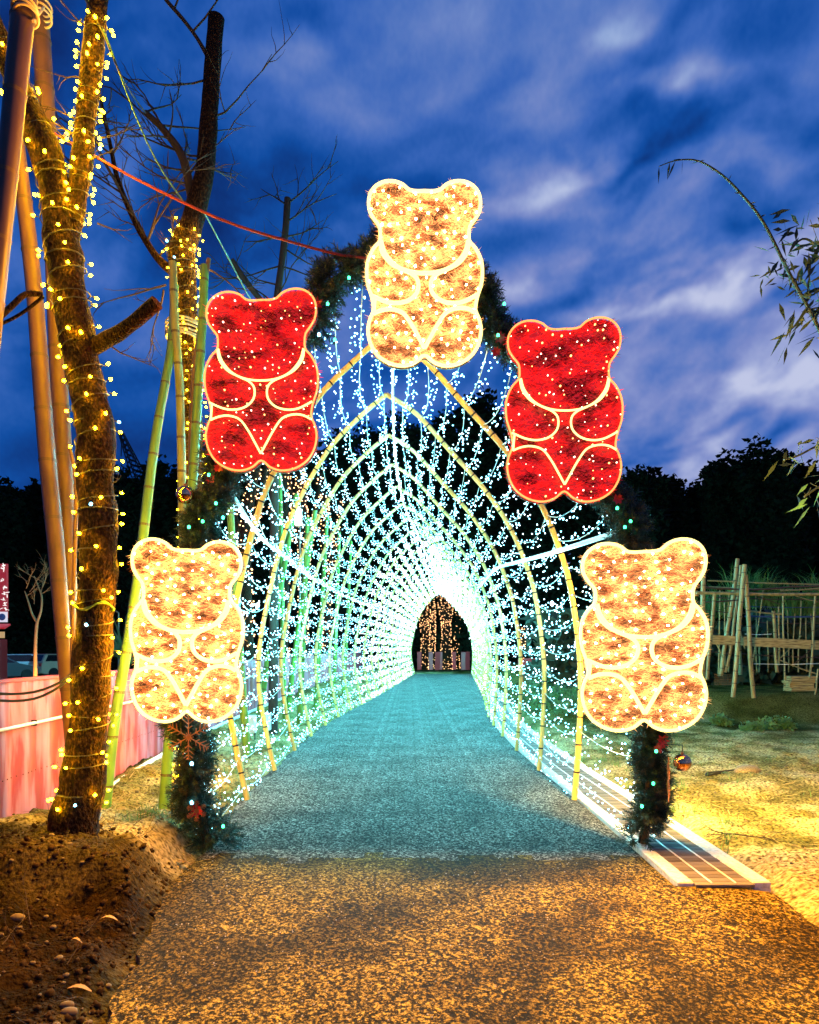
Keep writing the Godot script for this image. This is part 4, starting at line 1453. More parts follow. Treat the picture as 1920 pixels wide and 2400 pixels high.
# ---------------------------------------------------------------- behind the tunnel
func far_wrapped(label: String, x: float, d: float, h: float, r: float, fork: bool, n: int, br: float, m: Material) -> void:
	var px := (x - MX) / FOC * d
	var y0 := minf(gh(px, -d), 0.4) - 0.05
	var o := Vector3(px, y0, -d)
	var t := thing("wrapped_tree", label, "tree", o, "distant trees wound with warm lights")
	var trunk := spl([Vector4(o.x, o.y, o.z, r * 1.3), Vector4(o.x + rnd(-0.1, 0.1), o.y + h * 0.35, o.z, r), Vector4(o.x + rnd(-0.15, 0.15), o.y + h * 0.7, o.z, r * 0.85), Vector4(o.x + rnd(-0.2, 0.2), o.y + h, o.z, r * 0.7)], 0.2)
	var mb := MB.new(); mb.tube(trunk, 10, true, wob, 0.15, 20.0); put("trunk", mb, M.bark, t)
	var paths := [trunk]
	if fork:
		var q: Vector4 = trunk[int(trunk.size() * 0.6)]
		for s in [-1.0, 1.0]:
			var b := spl([q, Vector4(q.x + s * 0.25, q.y + h * 0.15, q.z, r * 0.5), Vector4(q.x + s * 0.5, q.y + h * 0.36, q.z + 0.1, r * 0.35)], 0.2)
			mb = MB.new(); mb.tube(b, 8, true, wob, 0.1, 20.0); put("limb", mb, M.bark, t)
			paths.append(b)
	var spots := []
	for k in n:
		var pth: Array = paths[0] if paths.size() == 1 or rng.randf() < 0.6 else paths[1 + rng.randi() % 2]
		var q2: Vector4 = pth[rng.randi_range(0, pth.size() - 2)]
		var w := rnd(0, TAU)
		var rad := Vector3(cos(w), 0, sin(w))
		spots.append(Transform3D(Basis(Quaternion(Vector3.UP, (rad + Vector3(0, 0.2, 0)).normalized())), v3(q2) + rad * (q2.w + 0.03) + Vector3(0, rnd(-0.15, 0.15), 0)))
	var s2 := thing("string_lights", label.replace("tree wound with", "tree's string of").replace("bare ", "").replace("behind the tunnel's left wall", "behind the left wall"), "string lights", o, "warm lights on the distant trees")
	scatter("led_bulb", led_mesh(m, br), null, spots, s2)

func make_behind() -> void:
	rng.seed = 77
	# trees wound with warm lights left of the tunnel
	far_wrapped("bare tree wound with warm lights, nearest behind the tunnel's left wall", 585, 13.5, 6.0, 0.13, true, 330, 0.014, M.led_warm_far)
	far_wrapped("bare tree wound with warm lights by the floodlight left of the tunnel", 655, 16.5, 7.0, 0.13, true, 360, 0.015, M.led_warm_far)
	far_wrapped("bare tree wound with warm lights, third behind the tunnel's left wall", 715, 20.0, 7.5, 0.14, true, 360, 0.018, M.led_warm_far)
	far_wrapped("bare tree wound with warm lights, farthest behind the tunnel's left wall", 770, 26.0, 8.0, 0.15, true, 360, 0.022, M.led_warm_far)
	# beyond the tunnel's far end
	far_wrapped("forked tree wound with warm lights at the left edge of the tunnel's end", 996, 45.0, 5.2, 0.3, true, 520, 0.018, M.led_warm_far)
	far_wrapped("slim tree wound with warm lights, second from left in the tunnel's end", 1013, 43.0, 5.0, 0.17, false, 320, 0.018, M.led_warm_far)
	far_wrapped("thick tree wound with warm lights in the middle of the tunnel's end", 1046, 44.0, 5.0, 0.32, true, 560, 0.018, M.led_warm_far)
	far_wrapped("slim tree wound with warm lights, right in the tunnel's end", 1071, 46.0, 4.6, 0.16, false, 300, 0.018, M.led_warm_far)
	far_wrapped("short tree wound with orange lights right of the tunnel", 1227, 27.0, 2.2, 0.07, false, 60, 0.02, M.led_warm_far)
	var reds := [[983, "leftmost"], [1010, "second"], [1025, "third"], [1032, "fourth"], [1064, "fifth"], [1086, "sixth"], [1096, "rightmost"]]
	for e in reds:
		var dd: float = 42.5 + (int(e[0]) % 5) * 0.35
		var o := P(e[0], 1570, dd); o.y = 0.95
		var mb := MB.new()
		mb.box(Transform3D(Basis(Vector3.UP, rnd(-0.3, 0.3)), o + Vector3(0, -0.35, 0)), Vector3(0.28, 1.2, 0.05), 0.01)
		tag(put("red_board", mb, M.red_paint), "%s red board standing beyond the tunnel's far end" % e[1], "board", "red boards beyond the tunnel")
	# green bamboo poles between tunnel and fence
	var lab := ["nearest green bamboo pole behind the tunnel's left wall", "green bamboo pole slanting to the fence, second behind the tunnel wall", "green bamboo pole under the floodlight behind the tunnel", "upright green bamboo pole, fourth behind the tunnel's left wall", "green bamboo pole, fifth behind the tunnel's left wall", "thin green bamboo pole, sixth behind the tunnel's left wall", "green bamboo pole, seventh behind the tunnel's left wall", "farthest green bamboo pole behind the tunnel's left wall"]
	var lst := [[[478, 970], [506, 1392], [521, 1602], 17, 8.8], [[625, 1040], [564, 1392], [543, 1518], 13, 12.6], [[664, 1075], [620, 1384], [604, 1512], 11, 13.5], [[648, 1090], [636, 1400], [630, 1532], 12, 12.3], [[690, 1080], [672, 1380], [664, 1495], 9, 15.5], [[715, 1120], [706, 1380], [700, 1485], 8, 17.0], [[740, 1140], [728, 1380], [722, 1478], 7, 18.5], [[590, 1000], [596, 1380], [600, 1520], 10, 13.0]]
	for i in lst.size():
		var e: Array = lst[i]
		bamboo(lab[i], [[e[0][0], e[0][1], e[3] * 0.8], [(e[0][0] + e[1][0]) * 0.5, (e[0][1] + e[1][1]) * 0.5, e[3] * 0.9], [e[1][0], e[1][1], e[3]], [e[2][0], e[2][1] + 6, e[3]]], e[4], e[4], M.bam_green, "green bamboo poles behind the tunnel")
	# floodlight on a pole
	var t := thing("floodlight", "small bright warm floodlight on a pole behind the tunnel's left wall", "lamp", P(699, 1700, 14.0))
	var o2 := P(699, 1212, 14.0)
	var mb := MB.new()
	mb.rod(P(703, 1690, 14.1), P(703, 1200, 14.1), 0.02); put("pole", mb, M.steel, t)
	mb = MB.new()
	mb.box(Transform3D(Basis.IDENTITY, o2 + Vector3(0, 0, -0.05)), Vector3(0.17, 0.4, 0.05), 0.01); put("housing", mb, M.steel2, t)
	mb = MB.new()
	mb.box(Transform3D(Basis.IDENTITY, o2), Vector3(0.13, 0.34, 0.03), 0.01); put("lamp_glass", mb, glow(Color(1.0, 0.72, 0.3), 25.0), t)
	var l := OmniLight3D.new()
	l.name = "flood_lamp"; l.position = o2 + Vector3(0, 0, 0.08); l.light_color = lin(1.0, 0.6, 0.2); l.light_energy = 2.0; l.light_size = 0.05; l.omni_range = 15.0; l.omni_attenuation = 2.0; l.shadow_enabled = true
	add_child(l)
	# white boxes on short legs
	for e in [[588, 1697, 10.2, 0.16, "white utility box on black legs behind the tunnel's left wall"], [626, 1692, 10.8, 0.12, "narrow white utility box right of the wider white box"]]:
		var c := P(e[0], e[1], e[2])
		t = thing("utility_box", e[4], "box", Vector3(c.x, 0.1, c.z), "white boxes behind the tunnel")
		mb = MB.new(); mb.box(Transform3D(Basis.IDENTITY, c), Vector3(e[3], 0.27, 0.12), 0.01); put("cabinet", mb, M.white, t)
		for s in [-1, 1]:
			mb = MB.new(); mb.rod(c + Vector3(s * e[3] * 0.4, -0.13, 0), Vector3(c.x + s * e[3] * 0.4, 0.0, c.z), 0.01); put("leg", mb, M.black, t)
	# red barrier and shrubs right of the tunnel
	t = thing("red_barrier", "low red plastic barrier seen through the right wall of the tunnel", "barrier", P(1260, 1560, 22.0))
	mb = MB.new(); mb.box(Transform3D(Basis.IDENTITY, P(1258, 1552, 22.0)), Vector3(1.2, 0.26, 0.3), 0.04); put("beam", mb, M.red_paint, t)
	for s in [-0.5, 0.5]:
		mb = MB.new(); mb.box(Transform3D(Basis.IDENTITY, P(1258, 1552, 22.0) + Vector3(s, -0.55, 0)), Vector3(0.1, 0.86, 0.2), 0.01); put("leg", mb, M.red_paint, t)
	make_car_park()
	make_woods()

func car(label: String, at: Vector3, turn: float, paint: Material) -> void:
	var t := thing("parked_car", label, "car", at, "cars parked beyond the pink fence")
	var xf := Transform3D(Basis(Vector3.UP, turn), at)
	# side outline, x forward
	var prof := PackedVector2Array([Vector2(-2.05, 0.32), Vector2(-2.1, 0.62), Vector2(-2.04, 0.95), Vector2(-1.7, 1.0), Vector2(0.85, 0.98), Vector2(1.75, 0.8), Vector2(2.08, 0.62), Vector2(2.1, 0.34), Vector2(1.7, 0.24), Vector2(-1.8, 0.24)])
	var mb := MB.new()
	mb.prism(prof, -0.86, 0.86, xf); put("body", mb, paint, t)
	mb = MB.new()
	var lo := [Vector3(-2.0, 0.99, 0.8), Vector3(0.95, 0.98, 0.8), Vector3(0.95, 0.98, -0.8), Vector3(-2.0, 0.99, -0.8)]
	var hi := [Vector3(-1.62, 1.46, 0.62), Vector3(0.1, 1.47, 0.62), Vector3(0.1, 1.47, -0.62), Vector3(-1.62, 1.46, -0.62)]
	for i in 4:
		var j := (i + 1) % 4
		mb.quad(xf * lo[i], xf * lo[j], xf * hi[j], xf * hi[i])
	mb.quad(xf * hi[0], xf * hi[1], xf * hi[2], xf * hi[3])
	put("cabin", mb, paint, t)
	for i in 4:
		var j := (i + 1) % 4
		var g := MB.new()
		var c := [lo[i], lo[j], hi[j], hi[i]]
		var mid: Vector3 = (c[0] + c[1] + c[2] + c[3]) * 0.25
		var nn: Vector3 = (c[1] - c[0]).cross(c[3] - c[0]).normalized() * 0.006
		var q := []
		for p in c:
			q.append(xf * (mid + (p - mid) * 0.84 + nn))
		g.quad(q[0], q[1], q[2], q[3])
		put("window", g, M.glass, t)
	for sx in [-1.3, 1.3]:
		for sz in [-0.86, 0.86]:
			var w := MB.new()
			var c2: Vector3 = Vector3(sx, 0.31, sz)
			var e := Vector3(0, 0, 0.1)
			w.tube([Vector4((xf * (c2 - e)).x, (xf * (c2 - e)).y, (xf * (c2 - e)).z, 0.31), Vector4((xf * (c2 + e)).x, (xf * (c2 + e)).y, (xf * (c2 + e)).z, 0.31)], 14)
			put("wheel", w, M.black, t)
	for sz in [-0.7, 0.7]:
		var tl := MB.new(); tl.box(xf * Transform3D(Basis.IDENTITY, Vector3(-2.08, 0.82, sz)), Vector3(0.06, 0.2, 0.22), 0.01); put("tail_light", tl, M.red_paint, t)
	var bp := MB.new(); bp.box(xf * Transform3D(Basis.IDENTITY, Vector3(-2.1, 0.42, 0)), Vector3(0.1, 0.2, 1.66), 0.03); put("bumper", bp, paint, t)
	var np := MB.new(); np.box(xf * Transform3D(Basis.IDENTITY, Vector3(-2.12, 0.72, 0)), Vector3(0.02, 0.14, 0.4)); put("number_plate", np, M.white, t)

func make_car_park() -> void:
	rng.seed = 90
	M.glass = mat(Color(0.01, 0.012, 0.015), 0.08)
	M.paint_white = mat(Color(0.85, 0.87, 0.9), 0.25)
	M.paint_grey = mat(Color(0.1, 0.1, 0.11), 0.3)
	M.paint_beige = mat(Color(0.55, 0.45, 0.3), 0.3)
	M.paint_red = mat(Color(0.3, 0.02, 0.02), 0.3)
	var ctr := func(x: float, d: float) -> Vector3: return Vector3((x - MX) / FOC * d, -0.4, -d)
	car("pale silver hatchback parked beyond the fence, seen from behind", ctr.call(66, 42.0), PI * 0.5 - 0.8, M.paint_white)
	car("beige car parked to the right of the silver hatchback", ctr.call(144, 43.0), PI * 0.5 - 0.4, M.paint_beige)
	car("dark grey car at the left edge beyond the fence", ctr.call(-12, 38.0), PI * 0.5 - 0.5, M.paint_grey)
	car("dark red car farther back between silver and beige cars", ctr.call(112, 45.5), PI * 0.5 - 0.6, M.paint_red)
	# shop stand with its upright sign
	var t := thing("shop_stand", "small red shop stand with an upright lit sign at the left edge", "shop", ctr.call(-4, 32.0))
	var d := 32.0
	var mb := MB.new(); mb.box(Transform3D(Basis.IDENTITY, P(-14, 1545, d)), Vector3(0.95, 1.9, 0.6), 0.02); put("wall", mb, M.red_paint, t)
	mb = MB.new(); mb.box(Transform3D(Basis(Vector3.RIGHT, 0.4), P(-10, 1468, d - 0.4)), Vector3(1.15, 0.08, 0.5), 0.01); put("glowing_awning", mb, glow(Color(0.6, 0.01, 0.01), 0.6), t)  # light falling on the awning is put in as its own glow
	mb = MB.new(); mb.box(Transform3D(Basis.IDENTITY, P(-6, 1488, d - 0.33)), Vector3(0.7, 0.3, 0.03), 0.005); put("light_panel", mb, glow(Color(1.0, 0.62, 0.25), 0.5), t)
	mb = MB.new(); mb.box(Transform3D(Basis.IDENTITY, P(4, 1385, d)), Vector3(0.6, 2.6, 0.12), 0.02); put("sign_board_light", mb, glow(Color(0.6, 0.01, 0.01), 0.5), t)
	mb = MB.new(); mb.box(Transform3D(Basis.IDENTITY, P(6, 1446, d - 0.08)), Vector3(0.5, 0.5, 0.03), 0.01); put("emblem_plate", mb, glow(Color(0.9, 0.85, 1.0), 0.8), t)
	mb = MB.new(); mb.orb(P(5, 1446, d - 0.11), Vector3(0.17, 0.17, 0.01), 16, 6); put("emblem", mb, M.paint_emblem, t)
	for e in [[8, 1328, 0.22, 0.3], [6, 1360, 0.14, 0.12], [10, 1378, 0.2, 0.16], [14, 1392, 0.24, 0.2], [8, 1404, 0.18, 0.1], [12, 1416, 0.22, 0.16], [8, 1427, 0.34, 0.1]]:
		for k in 4:
			var c := MB.new()
			c.box(Transform3D(Basis(Vector3.BACK, rnd(-0.5, 0.5)), P(e[0], e[1], d - 0.08) + Vector3(rnd(-0.5, 0.5) * e[2], rnd(-0.5, 0.5) * e[3], 0.002 * k)), Vector3(e[2] * (0.8 if k % 2 == 0 else 0.15), e[3] * (0.18 if k % 2 == 0 else 0.8), 0.02))
			put("sign_stroke_light", c, glow(Color(1, 0.95, 0.9), 1.2), t)
	# young forked tree lit from its foot
	var b := ctr.call(84, 22.0)
	t = thing("young_tree", "young forked bare tree lit orange from below, beyond the fence", "tree", b)
	mb = MB.new()
	mb.tube(spl([Vector4(b.x, b.y, b.z, 0.075), W(83, 1530, 22, 8), W(86, 1465, 22, 7), W(88, 1455, 22, 7)], 0.1), 8); put("trunk", mb, M.bark_orange_lit, t)
	mb = MB.new()
	mb.tube(spl([W(87, 1458, 22, 6), W(76, 1440, 22, 5), W(66, 1408, 22, 3.5), W(58, 1385, 22, 2)], 0.1), 6); put("limb", mb, M.bark_orange_lit, t)
	mb = MB.new()
	mb.tube(spl([W(87, 1458, 22, 6), W(96, 1432, 22, 5), W(98, 1400, 22, 4), W(92, 1380, 22, 3), W(80, 1350, 22, 2)], 0.1), 6); put("limb", mb, M.bark_orange_lit, t)
	mb = MB.new()
	for k in 9:
		twig(mb, P(rnd(60, 105), rnd(1360, 1430), 22.0), Vector3(rnd(-1, 1), rnd(0.2, 1), 0), rnd(0.5, 1.1), 0.012, 2)
	put("twig", mb, M.bark_orange_lit, t)
	var up := MB.new(); up.orb(b + Vector3(0.5, 0.25, 0.7), Vector3(0.06, 0.05, 0.06), 8, 6)
	tag(put("ground_lamp_bulb", up, glow(Color(1.0, 0.6, 0.2), 5.0)), "small orange ground lamp at the foot of the young forked tree", "lamp")
	var l := OmniLight3D.new()
	l.name = "ground_lamp"; l.position = b + Vector3(0.5, 0.25, 0.7); l.light_color = lin(1.0, 0.5, 0.12); l.light_energy = 14.0; l.light_size = 0.04; l.omni_range = 8.0; l.omni_attenuation = 2.0; l.shadow_enabled = true
	add_child(l)
	# palm like shrub and a lamp post by the fence
	t = thing("palm_shrub", "spiky palm shrub just beyond the fence right of the big tree", "shrub", ctr.call(300, 14.0))
	mb = MB.new()
	for k in 26:
		var w := rnd(0, TAU)
		var o := P(298, 1560, 14.0)
		var dir := Vector3(cos(w), rnd(0.5, 1.8), sin(w) * 0.6).normalized()
		var ln := rnd(0.8, 1.5)
		var sd := dir.cross(Vector3.BACK).normalized() * 0.022
		mb.quad(o - sd * 0.4, o + sd * 0.4, o + dir * ln * 0.6 + sd, o + dir * ln * 0.6 - sd)
		mb.tri(o + dir * ln * 0.6 - sd, o + dir * ln * 0.6 + sd, o + dir * ln + Vector3(0, -0.15, 0))
	put("frond", mb, M.leaf, t)
	mb = MB.new(); mb.rod(ctr.call(298, 14.0), P(298, 1560, 14.0), 0.06); put("stem", mb, M.bark_dark, t)
	t = thing("lamp_post", "thin grey lamp post with a short arm beyond the fence", "lamp post", ctr.call(278, 18.0))
	mb = MB.new(); mb.rod(ctr.call(278, 18.0), P(278, 1436, 18.0), 0.02, 8); put("pole", mb, M.steel, t)
	mb = MB.new(); mb.rod(P(278, 1436, 18.0), P(262, 1426, 18.0), 0.015, 6); put("arm", mb, M.steel, t)
	# lattice boom of a crane far behind
	t = thing("crane_boom", "dark lattice boom of a crane above the trees on the left", "crane", P(330, 1120, 62.0))
	mb = MB.new()
	var a0 := P(284, 1015, 60.0); var a1 := P(330, 1125, 60.0)
	for s in 4:
		var q := Vector3((s % 2) * 1.1 - 0.4, 0, (s / 2) * 1.0)
		mb.rod(a0 + q * 0.3, a1 + q, 0.07, 5)
	for k in 9:
		var w1 := k / 9.0
		var w2 := (k + 1) / 9.0
		for s in 4:
			var qa := Vector3((s % 2) * 1.1 - 0.4, 0, (s / 2) * 1.0)
			var s2 := (s + 1) % 4
			var qb := Vector3((s2 % 2) * 1.1 - 0.4, 0, (s2 / 2) * 1.0)
			mb.rod(a0.lerp(a1, w1) + qa * lerpf(0.3, 1, w1), a0.lerp(a1, w2) + qb * lerpf(0.3, 1, w2), 0.045, 4)
	put("lattice", mb, M.black, t)
	mb = MB.new()
	mb.rod(P(286, 1014, 60.0), P(284, 1070, 60.0), 0.05, 4); mb.rod(P(286, 1014, 60.0), P(314, 1080, 58.0), 0.04, 4)
	put("hoist_line", mb, M.black, t)
	mb = MB.new(); mb.rod(a1, a1 + Vector3(1.0, -16.0, 0), 0.6, 6); put("mast", mb, M.black, t)

func leaf_clump(n: int, r: float, sz: float) -> ArrayMesh:
	var mb := MB.new()
	for k in n:
		var o := ball() * r
		var a := ball().normalized() * sz * rnd(0.6, 1.2)
		var b := a.cross(ball()).normalized() * sz * 0.5
		mb.quad(o - a, o - b, o + a, o + b)
	return mb.mesh()

func make_woods() -> void:
	rng.seed = 55
	var clump := leaf_clump(16, 0.55, 0.26)
	var protos := []
	for v in 4:
		var at := []
		var lobes := []
		for k in 9:
			lobes.append([Vector3(rnd(-0.62, 0.62), rnd(0.3, 0.9), rnd(-0.4, 0.4)), rnd(0.16, 0.34)])
		lobes.append([Vector3(rnd(-0.1, 0.1), 0.93, 0), 0.14])
		for k in 900:
			var lb: Array = lobes[k % lobes.size()]
			var q := ball()
			while q.length() > 1.0:
				q = ball()
			q = q.normalized() * pow(q.length(), 0.5)
			at.append([lb[0] + q * lb[1]])
		for k in 260:      # lower skirts of foliage
			at.append([Vector3(rnd(-0.8, 0.8), rnd(0.0, 0.45), rnd(-0.4, 0.4))])
		protos.append(at)
	var lst := [[-60, 1052, 90], [20, 1050, 60], [78, 1044, 50], [140, 1076, 60], [205, 1086, 55], [268, 1030, 50], [325, 998, 55], [395, 1003, 70], [470, 992, 80], [555, 985, 80], [640, 972, 80], [720, 952, 80], [795, 936, 70], [862, 925, 65], [930, 905, 65], [990, 885, 60], [1040, 895, 60], [1100, 935, 70], [1180, 985, 80], [1262, 1035, 70], [1345, 1016, 55], [1400, 1030, 55], [1462, 1046, 45], [1512, 1010, 50], [1570, 988, 55], [1630, 976, 55], [1690, 1008, 55], [1760, 1022, 80]]
	var kinds := ["dark broad tree", "dark bushy tree", "dark tall tree", "dark ragged tree"]
	var side := func(x: float) -> String:
		if x < 420: return "on the left, beyond the car park"
		if x < 1240: return "behind the light tunnel"
		return "on the right, beyond the bamboo frame"
	var nth := ORD.duplicate()
	nth.append_array(["twenty second", "twenty third", "twenty fourth", "twenty fifth", "twenty sixth", "twenty seventh", "twenty eighth"])
	for i in lst.size():
		var e: Array = lst[i]
		var d := 46.0 + (i * 7 % 5) * 1.6
		var top := P(e[0] * SH, e[1] * SH, d)
		var base := Vector3(top.x, -0.5 if e[0] < 400 else 0.0, top.z)
		var hw: float = e[2] * SH / FOC * d * 1.15
		var h := top.y - base.y
		var t := thing("woodland_tree", "%s %s, %s from the left" % [kinds[i % 4], side.call(e[0]), nth[i]], "tree", base, "dark trees of the wood")
		var mb := MB.new()
		mb.tube([Vector4(base.x, base.y, base.z, 0.3), Vector4(base.x + 0.2, base.y + h * 0.5, base.z, 0.2), Vector4(base.x, base.y + h * 0.85, base.z, 0.07)], 7)
		put("trunk", mb, M.bark_dark, t)
		var at := []
		for q in protos[i % 4]:
			var p: Vector3 = q[0]
			at.append(Transform3D(Basis(Vector3.UP, rnd(0, TAU)) * rnd(0.7, 1.2), base + Vector3(p.x * hw * 1.25, p.y * h * 0.985, p.z * 3.0)))
		scatter("crown", clump, M.leaf_dark, at, t)
	# rising dark ground behind the trees
	var hm := MB.new()
	var cols := 60
	for j in 5:
		for i in cols + 1:
			var x := lerpf(-110, 110, float(i) / cols)
			var hh := [-2.0, 5.0, 8.0, 9.5, 6.0][j] as float
			hm.vert(Vector3(x, hh * (0.85 + 0.3 * wob.get_noise_2d(x * 1.5, j * 3.0)) if j > 0 else hh, -54.0 - j * 9.0), Vector3(0, 0.7, 0.7), Vector2(x, j))
	for j in 4:
		for i in cols:
			var a := j * (cols + 1) + i
			hm.face(a, a + 1, a + cols + 2); hm.face(a, a + cols + 2, a + cols + 1)
	struct(tag(put("wooded_hill", hm, M.hill), "dark low hill behind the line of trees", "hill"))
	var at2 := []
	for k in 1500:
		var x := rnd(-50, 50)
		at2.append(Transform3D(Basis(Vector3.UP, rnd(0, TAU)) * rnd(1.0, 1.9), Vector3(x, rnd(-0.3, 2.2), -rnd(47.0, 50.0))))
	var at3 := []
	for k in 420:
		var x := rnd(3.6, 11.0)
		at3.append(Transform3D(Basis(Vector3.UP, rnd(0, TAU)) * rnd(0.5, 0.9), Vector3(x, 0.5 + rnd(0.0, 1.5 + 0.3 * sin(x * 2.0)), -rnd(17.0, 19.5))))
	tag(scatter("thicket", clump, M.leaf_dim, at3), "dim green thicket behind the bamboo trellis", "thicket")
	var ub := scatter("undergrowth", clump, M.leaf_dark, at2)
	tag(ub, "dark undergrowth along the foot of the wood", "undergrowth")

# ---------------------------------------------------------------- right side
func blade(h: float, w: float) -> ArrayMesh:
	var mb := MB.new()
	var p := [Vector3(0, 0, 0), Vector3(0, h * 0.4, h * 0.05), Vector3(0, h * 0.75, h * 0.2), Vector3(0, h * 0.95, h * 0.45)]
	for i in 3:
		var a := Vector3(w * (1.0 - i / 3.2), 0, 0)
		var b := Vector3(w * (1.0 - (i + 1) / 3.2), 0, 0)
		mb.quad(p[i] - a, p[i] + a, p[i + 1] + b, p[i + 1] - b)
	return mb.mesh()

func make_right() -> void:
	rng.seed = 31
	var t := thing("bamboo_trellis", "tall trellis of lashed bamboo poles and a plank on the right bank", "trellis", Vector3(5.2, 0.5, -14))
	var q := func(x: float, y: float, d: float, w: float) -> Vector4: return W(1600 + x / 4.79, 1250 + y / 4.79, d, w / 4.79)
	var poles := [[238, 385, 218, 1660, 50, 14.0], [358, 690, 275, 1640, 40, 14.3], [618, 285, 430, 1600, 44, 14.9], [655, 360, 555, 1250, 30, 15.1], [545, 1250, 480, 1560, 34, 14.9], [697, 350, 566, 1840, 50, 13.7], [706, 470, 800, 1850, 48, 13.8], [635, 1255, 648, 1590, 42, 15.0], [1018, 870, 1062, 1560, 36, 15.2], [1078, 820, 1082, 1480, 18, 15.3], [1128, 680, 1150, 1830, 20, 14.6], [1490, 700, 1428, 1620, 24, 14.3], [1262, 900, 1240, 1500, 12, 15.4], [1520, 1520, 1480, 1830, 16, 13.8], [380, 1245, 450, 1400, 14, 14.7], [270, 930, 300, 1040, 14, 14.6], [1385, 950, 1392, 1560, 12, 15.6], [950, 980, 960, 1560, 12, 15.6], [470, 780, 480, 1560, 14, 15.7], [870, 1180, 860, 1560, 14, 15.6], [420, 640, 400, 1600, 16, 15.8], [520, 660, 515, 1560, 12, 16.0], [820, 700, 835, 1560, 12, 15.9], [1180, 860, 1190, 1560, 10, 15.9], [1330, 760, 1300, 1560, 14, 15.8], [1440, 900, 1460, 1500, 12, 15.9], [905, 640, 780, 1500, 12, 15.4], [600, 780, 700, 1300, 12, 14.4], [1100, 1400, 1330, 1150, 12, 15.0]]
	for e in poles:
		var mb := MB.new()
		var a: Vector4 = q.call(e[0], e[1], e[5], e[4])
		var b: Vector4 = q.call(e[2], e[3], e[5], e[4])
		mb.tube(spl([a, a.lerp(b, 0.35) + Vector4(rnd(-0.02, 0.02), 0, 0, 0), a.lerp(b, 0.7) + Vector4(rnd(-0.02, 0.02), 0, 0, 0), b], 0.15), 9)
		put("upright_pole", mb, M.bam_pale, t)
		var nd := MB.new()
		var ln := v3(a).distance_to(v3(b))
		var k := rnd(0.1, 0.25)
		while k < ln - 0.1:
			var o := v3(a).lerp(v3(b), k / ln)
			var o2 := v3(a).lerp(v3(b), (k + 0.02) / ln)
			nd.tube([Vector4(o.x, o.y, o.z, a.w * 1.12), Vector4(o2.x, o2.y, o2.z, a.w * 1.12)], 8)
			k += rnd(0.24, 0.34)
		if nd.ix.size():
			put("node", nd, M.node, t).set_meta("kind", "stuff")
	var bars := [[150, 668, 1700, 686, 34, 13.95, 0], [20, 582, 660, 632, 22, 14.2, 1], [280, 530, 1700, 578, 14, 14.8, 0], [640, 640, 1250, 600, 18, 14.4, 1], [1200, 600, 1700, 578, 20, 14.4, 1], [120, 776, 640, 748, 18, 14.5, 1], [755, 872, 1135, 908, 20, 15.0, 0], [1100, 645, 1700, 600, 16, 14.9, 0], [1080, 1418, 1560, 1598, 14, 14.0, 0], [700, 640, 1100, 800, 10, 15.0, 1], [1200, 680, 1560, 780, 10, 14.9, 0], [1230, 1480, 1450, 1300, 12, 14.9, 1], [700, 930, 1600, 935, 18, 15.4, 2], [700, 820, 1600, 830, 8, 15.5, 2], [800, 1465, 1560, 1462, 6, 14.2, 3], [700, 1130, 1000, 1130, 6, 15.0, 3], [280, 720, 1600, 745, 12, 15.6, 1], [300, 600, 1600, 640, 12, 15.9, 0], [250, 860, 700, 900, 10, 15.3, 1], [840, 1000, 1600, 1010, 10, 15.9, 1], [300, 1330, 1600, 1400, 12, 15.5, 1]]
	for e in bars:
		var mb := MB.new()
		var a: Vector4 = q.call(e[0], e[1], e[5], e[4])
		var b: Vector4 = q.call(e[2], e[3], e[5], e[4])
		mb.tube([a, a.lerp(b, 0.5) - Vector4(0, 0.015, 0, 0), b], 8)
		put("cross_pole", mb, [M.bam_pale, M.bam_brown, M.blue_pipe, M.pvc][e[6]], t)
	var pl := MB.new()
	var pa: Vector4 = q.call(285, 1190, 14.5, 1)
	var pb: Vector4 = q.call(1700, 1265, 14.5, 1)
	var mid := (v3(pa) + v3(pb)) * 0.5
	pl.box(Transform3D(Basis(Vector3.BACK, atan2(pb.y - pa.y, pb.x - pa.x)), mid), Vector3(v3(pa).distance_to(v3(pb)), 0.2, 0.03), 0.004)
	put("plank", pl, M.wood, t)
	# basket
	t = thing("lattice_basket", "small bamboo lattice crate at the foot of the trellis", "basket", P(1700, 1605, 14.2))
	for k in 9:
		var mb := MB.new()
		mb.rod(v3(q.call(362 + k * 23, 1582, 14.2, 1)), v3(q.call(366 + k * 22, 1700, 14.2, 1)), 0.006, 5); put("stave", mb, M.bam_tan, t)
	for k in 5:
		var mb := MB.new()
		mb.rod(v3(q.call(360, 1584 + k * 28, 14.18, 1)), v3(q.call(548, 1584 + k * 28, 14.18, 1)), 0.006, 5); put("stave", mb, M.bam_tan, t)
	# stacked boards
	t = thing("board_stack", "small stack of old boards under the bamboo trellis", "boards", P(1875, 1622, 14.4))
	for k in 7:
		var o := v3(q.call(1320, 1770 - k * 26, 14.5, 1))
		var mb := MB.new()
		mb.box(Transform3D(Basis(Vector3.UP, rnd(-0.12, 0.12)), o + Vector3(rnd(-0.04, 0.04), 0, 0)), Vector3(rnd(0.5, 0.62), 0.045, 0.3), 0.006); put("board", mb, M.wood, t)
	# tall grass behind the trellis
	var bl := blade(1.0, 0.014)
	var tus := [[1690, 1372, 0.75, "left end of the trellis"], [1740, 1350, 0.95, "tied top of the front poles"], [1770, 1345, 0.9, "bright bar between the front legs"], [1800, 1350, 0.75, "middle of the trellis"], [1862, 1372, 0.95, "plank's right half"], [1915, 1365, 1.0, "right edge of the frame"], [1640, 1390, 0.7, "golden figure's right side"]]
